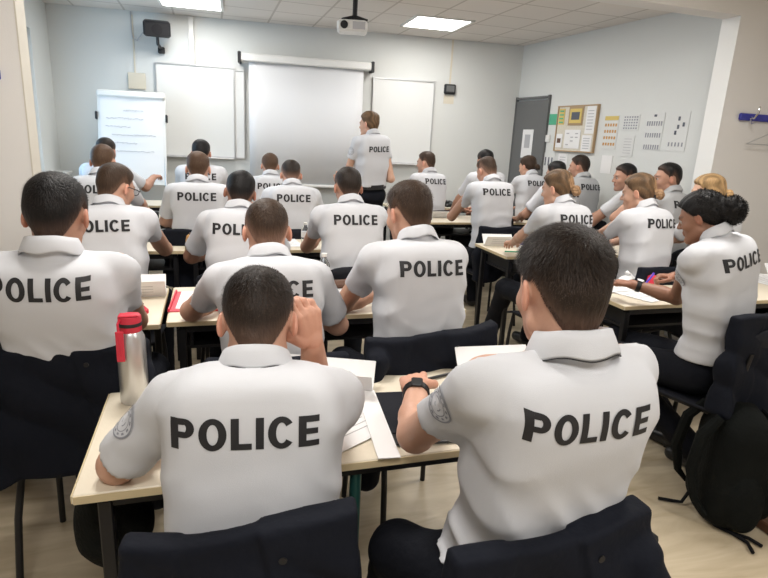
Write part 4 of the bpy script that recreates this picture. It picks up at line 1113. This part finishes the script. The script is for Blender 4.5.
# ---------------------------------------------------------------- jackets on chairs
def jk(key, label, yaw, **k): x, y = P[key]; jacket(label, x + k.pop('dx', 0), y + k.pop('dy', 0), yaw, **k)
jk('A1', 'navy jacket over the chair back of the nearest left officer', -8, seed=3, h=.006, tilt=8, w=.205, dx=-.01, sleeve=(0, 0))
jk('A2', 'navy jacket over the chair back of the nearest right officer', 4, seed=8, h=.006, tilt=3, w=.21, dx=-.06, sleeve=(0, 1))
jk('B1', 'navy jacket hanging to the floor over the left-edge chair in the second row', -3, seed=5, w=.24, drop=.43, h=.008, top=.885, sleeve=(1, 1))
jk('B2', 'dark jacket over the chair of the half-hidden crew cut officer', 0, seed=15, w=.23, drop=.4, top=.84, h=.010)
jk('B3', 'wide navy jacket over the chair of the middle second-row officer', 4, seed=11, w=.25, drop=.42, h=.008, tilt=3, top=.885, dx=-.03, sleeve=(1, 0))
jk('B4', 'navy jacket hanging low over the chair of the writing woman at right', 16, seed=21, w=.26, drop=.40, h=.008, top=.895, dy=.025)
jk('C5', 'navy jacket over the chair of the woman in the middle of the right block', 4, seed=31, w=.23, drop=.4, h=.012)
jk('D4', 'navy jacket over the chair of the centre right officer', 3, seed=41, w=.23, drop=.4, h=.012)
jk('D2', 'navy jacket over the chair of the fourth row officer before the left whiteboard', 0, seed=51, w=.23, drop=.4, h=.012)

# ---------------------------------------------------------------- things on the desks
TZ = .7575
def paper(label, x, y, a, w=.21, h=.297, z=TZ, m='paper', lines=True, name='paper_sheet', cat='paper', n=9):
    o = thing(name, label, cat, (x, y, z), math.radians(a))
    MB().box((0, 0, .0012), (w, h, .002)).build('sheet', M[m], o)
    if lines:
        mb = MB(); r = random.Random(int(x * 1000) + 5)
        for k in range(n): mb.box((-w * .05 + r.uniform(-.01, .01), h * (.40 - .8 * k / n), .0026), (w * r.uniform(.6, .82), .003, .0006))
        mb.build('printed_lines', M['paper_line'], o)
    return o
def tent(label, x, y, a, w=.28, h=.10):
    o = thing('name_card', label, 'name card', (x, y, TZ), math.radians(a))
    for s in (-1, 1):
        R = Matrix.Rotation(s * math.radians(38), 3, 'X'); MB().box(Vector((0, -s * h * .31, h * .40)), (w, .0015, h), R).build('card_panel', M['paper'], o)
    mb = MB(); R = Matrix.Rotation(math.radians(38), 3, 'X')
    for k in range(3): mb.box(Vector((0, -h * .31, h * .40)) + R @ Vector((0, -.0016, .02 - k * .02)), (w * .6, .0006, .003), R)
    mb.build('printed_lines', M['paper_line'], o)
    return o
def bottle(label, x, y, r, h, body, cap, name='water_bottle', z=TZ, neck=.4, band=None, capmat='white'):
    o = thing(name, label, 'bottle', (x, y, z))
    pr = [(.001, 0), (r * .9, 0), (r, .008), (r, h * .3), (r * .95, h * .33), (r, h * .36), (r, h * .68), (r * .9, h * .76), (r * neck, h * .88), (r * neck, h * .93)]
    MB().lathe(pr, (0, 0, 0), 24).build('bottle_body', M[body], o, True)
    MB().lathe([(r * neck * 1.1, h * .92), (r * neck * 1.15, h * .93), (r * neck * 1.15, h), (r * neck, h * 1.005)], (0, 0, 0), 20).build('cap', M[capmat], o, True)
    if band: MB().lathe([(r * 1.01, h * .42), (r * 1.015, h * .43), (r * 1.015, h * .63), (r * 1.01, h * .64)], (0, 0, 0), 24).build('label_band', M[band], o, True)
    return o
# flask
o = thing('insulated_flask', 'brushed steel flask with a red cap and strap on the nearest desk', 'bottle', (-.215, 1.585, TZ))
MB().lathe([(.001, 0), (.035, 0), (.037, .004), (.037, .175), (.035, .19), (.029, .205), (.026, .21)], (0, 0, 0), 32).build('flask_body', M['steel'], o, True)
MB().lathe([(.0275, .205), (.030, .208), (.030, .245), (.028, .25)], (0, 0, 0), 28).build('cap', M['red'], o, True)
MB().lathe([(.0305, .222), (.0315, .224), (.0315, .230), (.0305, .232)], (0, 0, 0), 28).build('cap_ring', M['black'], o, True)
MB().tube([(-.022, -.018, .245), (-.026, -.030, .235), (-.024, -.040, .20), (-.022, -.041, .15)], .0035, 6).box((-.022, -.040, .175), (.020, .004, .085), None, .001).box((0, -.01, .253), (.05, .03, .006), None, .002).build('strap', M['red'], o)
# open black wallet folder between the two nearest officers
o = thing('folder', 'open black plastic folder between the two nearest officers', 'folder', (.515, 1.335, TZ), math.radians(-6))
MB().box((0, 0, .004), (.19, .30, .006), None, .002).build('cover', M['black'], o)
MB().box((.0, .02, .0085), (.16, .24, .003), None, .001).build('pocket', M['chair_shell'], o)
paper('white strip of papers lying across the open black folder', .412, 1.315, -6, .055, .37, TZ + .009, lines=False)
paper('white sheet of paper under the folder near the left officer\'s elbow', .30, 1.36, 30, .20, .28, TZ + .001, n=10)
tent('folded white name card with print lying in front of the nearest left officer', .33, 1.55, -22, .27, .10)
tent('folded white name card in front of the nearest right officer', .90, 1.56, -4, .26, .10)
MB_ = MB().tube([(.62, 1.545, TZ + .006), (.80, 1.60, TZ + .006)], .005, 8).build('pen', M['black'], None, True); tag(MB_, 'dark pen lying beside the right officer\'s fist', 'pen')
# second row
o = thing('folder', 'red-edged plastic folder with white sheets on the second row desk', 'folder', (-.055, 2.56, TZ), math.radians(-3))
MB().box((0, 0, .002), (.235, .31, .004), None, .001).build('cover', M['red'], o); MB().box((.012, .012, .0055), (.20, .28, .003)).build('sheets', M['paper'], o)
MB().box((-.112, 0, .008), (.008, .31, .012), None, .002).build('spine_clip', M['red'], o)
tent('white name card on the left second-row desk', -.33, 2.66, 2, .26, .11)
o = thing('pencil_case', 'red soft pencil case beside the left-edge officer\'s elbow', 'pencil case', (-.33, 2.33, TZ), math.radians(20))
MB().box((0, 0, .028), (.17, .07, .055), None, .02).build('pouch', M['red'], o); MB().box((0, 0, .057), (.14, .008, .004)).build('zip', M['black'], o)
paper('white paper in front of the middle second-row officer', .60, 2.55, 8, .21, .29)
o = thing('pencil_case', 'dark red pencil case beyond the middle second-row officer\'s arm', 'pencil case', (.66, 2.72, TZ), math.radians(5))
MB().box((0, 0, .02), (.17, .06, .04), None, .015).build('pouch', M['wood'], o); MB().box((.04, 0, .042), (.09, .02, .006), None, .002).build('flap', M['red'], o)
bottle('small clear bottle on the second row desk between two officers', .52, 2.62, .03, .20, 'clear', None, band='paper')
# third row
o = thing('pen_holder', 'tan cardboard holder on the third row desk', 'holder', (-.12, 3.80, TZ), math.radians(10))
MB().lathe([(.03, 0), (.033, .004), (.033, .05), (.026, .08), (.018, .088)], (0, 0, 0), 8).build('holder_body', M['tan'], o); MB().tube([(0, 0, .08), (.004, 0, .10)], .012, 10).build('top_knob', M['wood'], o, True)
for k, (dx, a) in enumerate(((0, -12), (.012, -6), (.02, 2))):
    o = thing('folder', ('bottom', 'middle', 'top')[k] + ' blue folder of the stack beside the tan holder', 'folder', (.0 + dx, 3.93, TZ + .008 * k), math.radians(a), 'blue folders on the third row desk')
    MB().box((0, 0, .003), (.22, .28, .006), None, .001).build('cover', M['bluefold'], o); MB().box((.005, -.006, .0035), (.215, .275, .003)).build('sheets', M['paper'], o)
paper('loose white sheet on top of the blue folders', .03, 3.95, 14, .2, .26, TZ + .026)
paper('white paper left of the central third-row officer', .50, 3.96, 4)
pn = MB().tube([(.45, 3.78, TZ + .02), (.56, 4.1, TZ + .004)], .005, 8).build('pen', M['black'], None, True); tag(pn, 'black pen across the paper left of the central third-row officer', 'pen')
bottle('small clear bottle on the centre of the third row desk', .62, 3.80, .028, .17, 'clear', None, band='paper')
# fourth row
for k, (x, y, s, m, l) in enumerate(((-.46, 5.05, (.11, .08, .07), 'black', 'black box on the fourth row desk, nearest the raised hand'), (-.62, 5.15, (.08, .08, .10), 'black', 'upright black box on the fourth row desk by the flipchart'), (-.30, 5.0, (.13, .09, .05), 'chair_shell', 'low dark case on the fourth row desk'))):
    o = thing('small_case', l, 'case', (x, y, TZ), .2 * k); MB().box((0, 0, s[2] / 2), s, None, .012).build('case_body', M[m], o); MB().box((0, -s[1] / 2 - .001, s[2] * .6), (s[0] * .5, .003, s[2] * .25)).build('label_strip', M['paper_line'], o)
o = thing('folder', 'green plastic folder on the fourth row desk', 'folder', (-.45, 4.96, TZ), .1); MB().box((0, 0, .004), (.20, .11, .008), None, .002).build('cover', M['green'], o)
# right block
paper('large white sheet under the writing woman\'s hands', 2.22, 2.50, 20, .30, .42)
paper('pile sheet of white paper at the left end of the writing woman\'s desk', 2.10, 2.60, 8, .21, .29, TZ + .003)
o = thing('tissue_pack', 'crumpled white tissue pack beside the red pencil case', 'tissue', (2.33, 2.66, TZ), .3)
MB().box((0, 0, .02), (.13, .06, .035), rz(.2), .014).box((.03, .01, .042), (.07, .03, .025), Matrix.Rotation(.5, 3, 'Y'), .01).build('pack', M['paper'], o)
o = thing('pencil_case', 'open red pencil case full of pens on the writing woman\'s desk', 'pencil case', (2.68, 2.63, TZ), math.radians(-12))
mb = MB()
for a, b_, c, d in ((0, .05, .21, .012), (0, -.05, .21, .012), (.105, 0, .012, .11), (-.105, 0, .012, .11)): mb.box((a, b_, .03), (c, d, .06), None, .004)
mb.build('case_wall', M['red'], o); MB().box((0, 0, .006), (.2, .1, .01)).build('lining', M['black'], o)
for k in range(7): 
    pn = MB().tube([(2.68 + random.uniform(-.07, .0), 2.63 + random.uniform(-.03, .03), TZ + .022 + .005 * k), (2.68 + random.uniform(.03, .09), 2.63 + random.uniform(-.03, .03), TZ + .03 + .006 * k)], .005, 8).build('pen', M[('teal', 'bluefold', 'purple', 'teal', 'red', 'black', 'bluefold')[k]], None, True)
    tag(pn, ('turquoise', 'light blue', 'purple', 'green-blue', 'red', 'black', 'blue')[k] + ' pen inside the open red pencil case', 'pen', 'pens in the open red pencil case')
o = thing('sharpener', 'round red sharpener beside the white tissue pack', 'sharpener', (2.42, 2.56, TZ)); MB().lathe([(.022, 0), (.034, .01), (.036, .035), (.028, .058), (.012, .066)], (0, 0, 0), 20).build('body', M['red'], o, True); MB().box((.02, -.025, .03), (.02, .02, .02), None, .004).build('insert', M['black'], o)
pn = MB().tube([(2.26, 2.46, TZ + .01), (2.34, 2.47, TZ + .10)], .006, 8).build('pen', M['purple'], None, True); tag(pn, 'purple pen in the writing woman\'s right hand', 'pen')
for k in range(4): paper(('lowest', 'second lowest', 'second highest', 'topmost')[k] + ' white sheet of the pile on the far right desk', 3.38 + .02 * k, 2.45 + .015 * k, 5 - 9 * k, .30, .40, TZ + .004 * k, lines=k == 3)
tent('folded white card at the back of the far right desk', 3.6, 2.66, -8)
pn = MB().tube([(3.1, 2.62, TZ + .006), (3.28, 2.68, TZ + .006)], .006, 8).build('pen', M['tan'], None, True); tag(pn, 'orange pen on the right-hand desk behind the writing woman', 'pen')
tent('folded white name card on the desk of the woman with the blonde-tipped bun', 2.10, 3.80, -6, .24, .10)
pn = MB().tube([(2.02, 3.56, TZ + .006), (2.28, 3.50, TZ + .006)], .005, 8).build('pen', M['green'], None, True); tag(pn, 'green pen on the desk in front of the name card', 'pen')
paper('white paper under the hands of the woman with the blonde-tipped bun', 2.30, 3.62, -10)
o = thing('ink_pot', 'dark blue round pot on the desk right of the name card', 'pot', (2.33, 3.84, TZ)); MB().lathe([(.022, 0), (.026, .005), (.026, .05), (.020, .056)], (0, 0, 0), 20).build('pot', M['purple'], o, True); MB().lathe([(.018, .055), (.021, .058), (.021, .07), (.019, .074)], (0, 0, 0), 20).build('lid', M['black'], o, True)
bottle('large clear water bottle with blue label in front of the blonde woman', 2.98, 3.44, .042, .31, 'clear', None, band='bluefold', neck=.33)
bottle('small water bottle on the desk between the centre man and the standing woman', 2.05, 5.14, .030, .20, 'clear', None, band='bluefold')
tent('folded white name card beside the small water bottle', 2.22, 5.30, 0, .22, .09)
bottle('turquoise bottle on the desk by the right wall', 3.36, 5.10, .036, .20, 'teal', None, neck=.7, capmat='teal')
paper('white paper on the desk of the centre right officer', 2.72, 5.2, 5); paper('white paper on the rearmost right desk', 2.3, 6.3, 3); 
o = thing('desk_phone', 'black object on the rearmost right desk', 'phone', (2.75, 6.3, TZ), .2); MB().box((0, 0, .025), (.16, .18, .05), Matrix.Rotation(.15, 3, 'X'), .012).build('base', M['black'], o); MB().box((-.05, 0, .06), (.04, .17, .03), None, .012).build('handset', M['black'], o)

# ---------------------------------------------------------------- floor items
def backpack():
    t = thing('backpack', 'black backpack with loose straps standing on the floor at lower right', 'backpack', (2.08, 1.60, 0), math.radians(62))
    g = Grid((-.26, -.24, 0), (.26, .26, .62), .008)
    g.ell((0, 0, .26), (.165, .11, .27), k=0, p=3.2); g.ell((0, 0, .12), (.17, .12, .13), k=.03, p=3)
    g.ell((0, -.11, .16), (.13, .055, .13), k=.008, p=3); g.ell((0, -.105, .40), (.12, .04, .085), k=.008, p=3)
    for s in (-1, 1): g.ell((s * .165, -.02, .15), (.035, .07, .12), k=.01)
    g.warp(lambda X, Y, Z: noise3(X, Y, Z, 26, 4) * .008 + noise3(X, Y, Z, 70, 5) * .0025)
    g.plane((0, 0, .004), (0, 0, -1)); V, F = g.mesh(); mesh_obj('bag_body', V, F, M['bag'], t)
    MB().tube([(-.03, .06, .50), (-.03, .08, .56), (.03, .08, .56), (.03, .06, .50)], .011, 8).build('grab_handle', M['strap'], t, True)
    for z, yy, w in ((.33, -.135, .10), (.49, -.10, .10)): MB().tube([(w * math.sin(a), yy + .03 * (1 - math.cos(a)), z - .02 + .02 * math.cos(a)) for a in [-1.4 + 2.8 * i / 12 for i in range(13)]], .005, 6).build('zip', M['black_metal'], t, True)
    for s in (-1, 1): MB().tube([(s * .08, .10, .48), (s * .09, .16, .40), (s * .10, .18, .25), (s * .11, .15, .12), (s * .13, .10, .06)], [.02, .024, .024, .016, .010], 8).build('shoulder_strap', M['bag'], t, True)
    MB().box((.02, -.175, .20), (.09, .004, .012)).build('webbing_loop', M['strap'], t)
    Bi = Matrix.Rotation(-math.radians(62), 3, 'Z')
    def lw(x, y, z): return Bi @ Vector((x - 2.08, y - 1.60, z))
    def ribbon(name, pts, w=.012):
        mb = MB(); pts = [lw(*p) for p in pts]
        mb.tube(pts, w * .6, 8)
        return mb.build(name, M['strap'], t, True)
    ribbon('loose_strap', [(1.99, 1.68, .06), (1.96, 1.68, .015), (1.93, 1.70, .012), (1.88, 1.73, .012)])
    ribbon('loose_strap', [(1.98, 1.62, .16), (1.96, 1.58, .05), (1.98, 1.52, .012), (2.01, 1.46, .012), (2.02, 1.40, .012), (1.99, 1.35, .012)])
    ribbon('loose_strap', [(2.01, 1.46, .012), (2.05, 1.42, .012), (2.06, 1.37, .012)])
    v = lw(1.97, 1.54, .03); MB().box(v, (.03, .045, .014), rz(.8), .004).build('buckle', M['black'], t)
backpack()
o = thing('wooden_crate', 'dark brown wooden piece of furniture at the lower right corner', 'furniture', (2.36, 1.31, 0), 0)
MB().box((0, 0, .022), (.40, .36, .044), None, .006).build('plinth', M['wood'], o); MB().box((.03, -.01, .22), (.30, .28, .36), None, .008).build('cabinet_side', M['wood'], o)
o = thing('sports_bag', 'dark bag with white stripes on the floor at the left edge', 'bag', (-.98, 2.50, 0), math.radians(10))
g = Grid((-.32, -.2, 0), (.32, .2, .34), .01); g.ell((0, 0, .14), (.27, .15, .15), k=0); g.warp(lambda X, Y, Z: noise3(X, Y, Z, 24, 7) * .012); g.plane((0, 0, .004), (0, 0, -1)); V, F = g.mesh(); mesh_obj('bag_body', V, F, M['bag'], o)
for k in range(3): MB().tube([(.10 + .03 * k + .10 * math.cos(a) * .4, -.16 * math.cos(a) - .0, .14 + .16 * math.sin(a)) for a in [-.3 + 1.6 * i / 10 for i in range(11)]], .004, 6).build('stripe', M['paper'], o, True)
o = thing('bag', 'black pouch bag hanging under the left end of the nearest desk', 'bag', (-.25, 1.35, .53)); o.scale = (.72,) * 3
g = Grid((-.22, -.16, -.22), (.22, .16, .28), .009); g.ell((0, 0, .02), (.13, .09, .17), k=0); g.cone((-.02, 0, -.05), (.0, 0, -.14), .08, .03, k=.04); g.cone((0, 0, .1), (0, 0, .2), .04, .03, k=.03); g.warp(lambda X, Y, Z: noise3(X, Y, Z, 22, 9) * .012); V, F = g.mesh(); mesh_obj('bag_body', V, F, M['bag'], o)
MB().tube([(-.04, 0, .2), (-.04, 0, .30), (.04, 0, .30), (.04, 0, .2)], .008, 6).build('handle', M['strap'], o, True)

# ---------------------------------------------------------------- camera
cd = bpy.data.cameras.new('camera'); cam = bpy.data.objects.new('camera', cd); COL.objects.link(cam)
cd.sensor_width = 36; cd.lens = 36 * 565 / 768; cd.clip_start = .05
f_ = 565.0
yv = Vector(((207 - 384) / f_, -(130 - 289) / f_, -1)).normalized(); zv = -Vector(((276 - 384) / f_, -(2420 - 289) / f_, -1)).normalized()
zv = (zv - yv * zv.dot(yv)).normalized(); xv = yv.cross(zv)
cam.matrix_world = Matrix.Translation((0, 0, 1.5)) @ Matrix((xv, yv, zv)).to_4x4()
SC.camera = cam
vs = SC.view_settings; vs.view_transform = 'Standard'; vs.look = 'None'; vs.exposure = -.2; vs.gamma = 1; vs.use_curve_mapping = False
SC.cycles.use_denoising = True
SC.cycles.max_bounces = 8
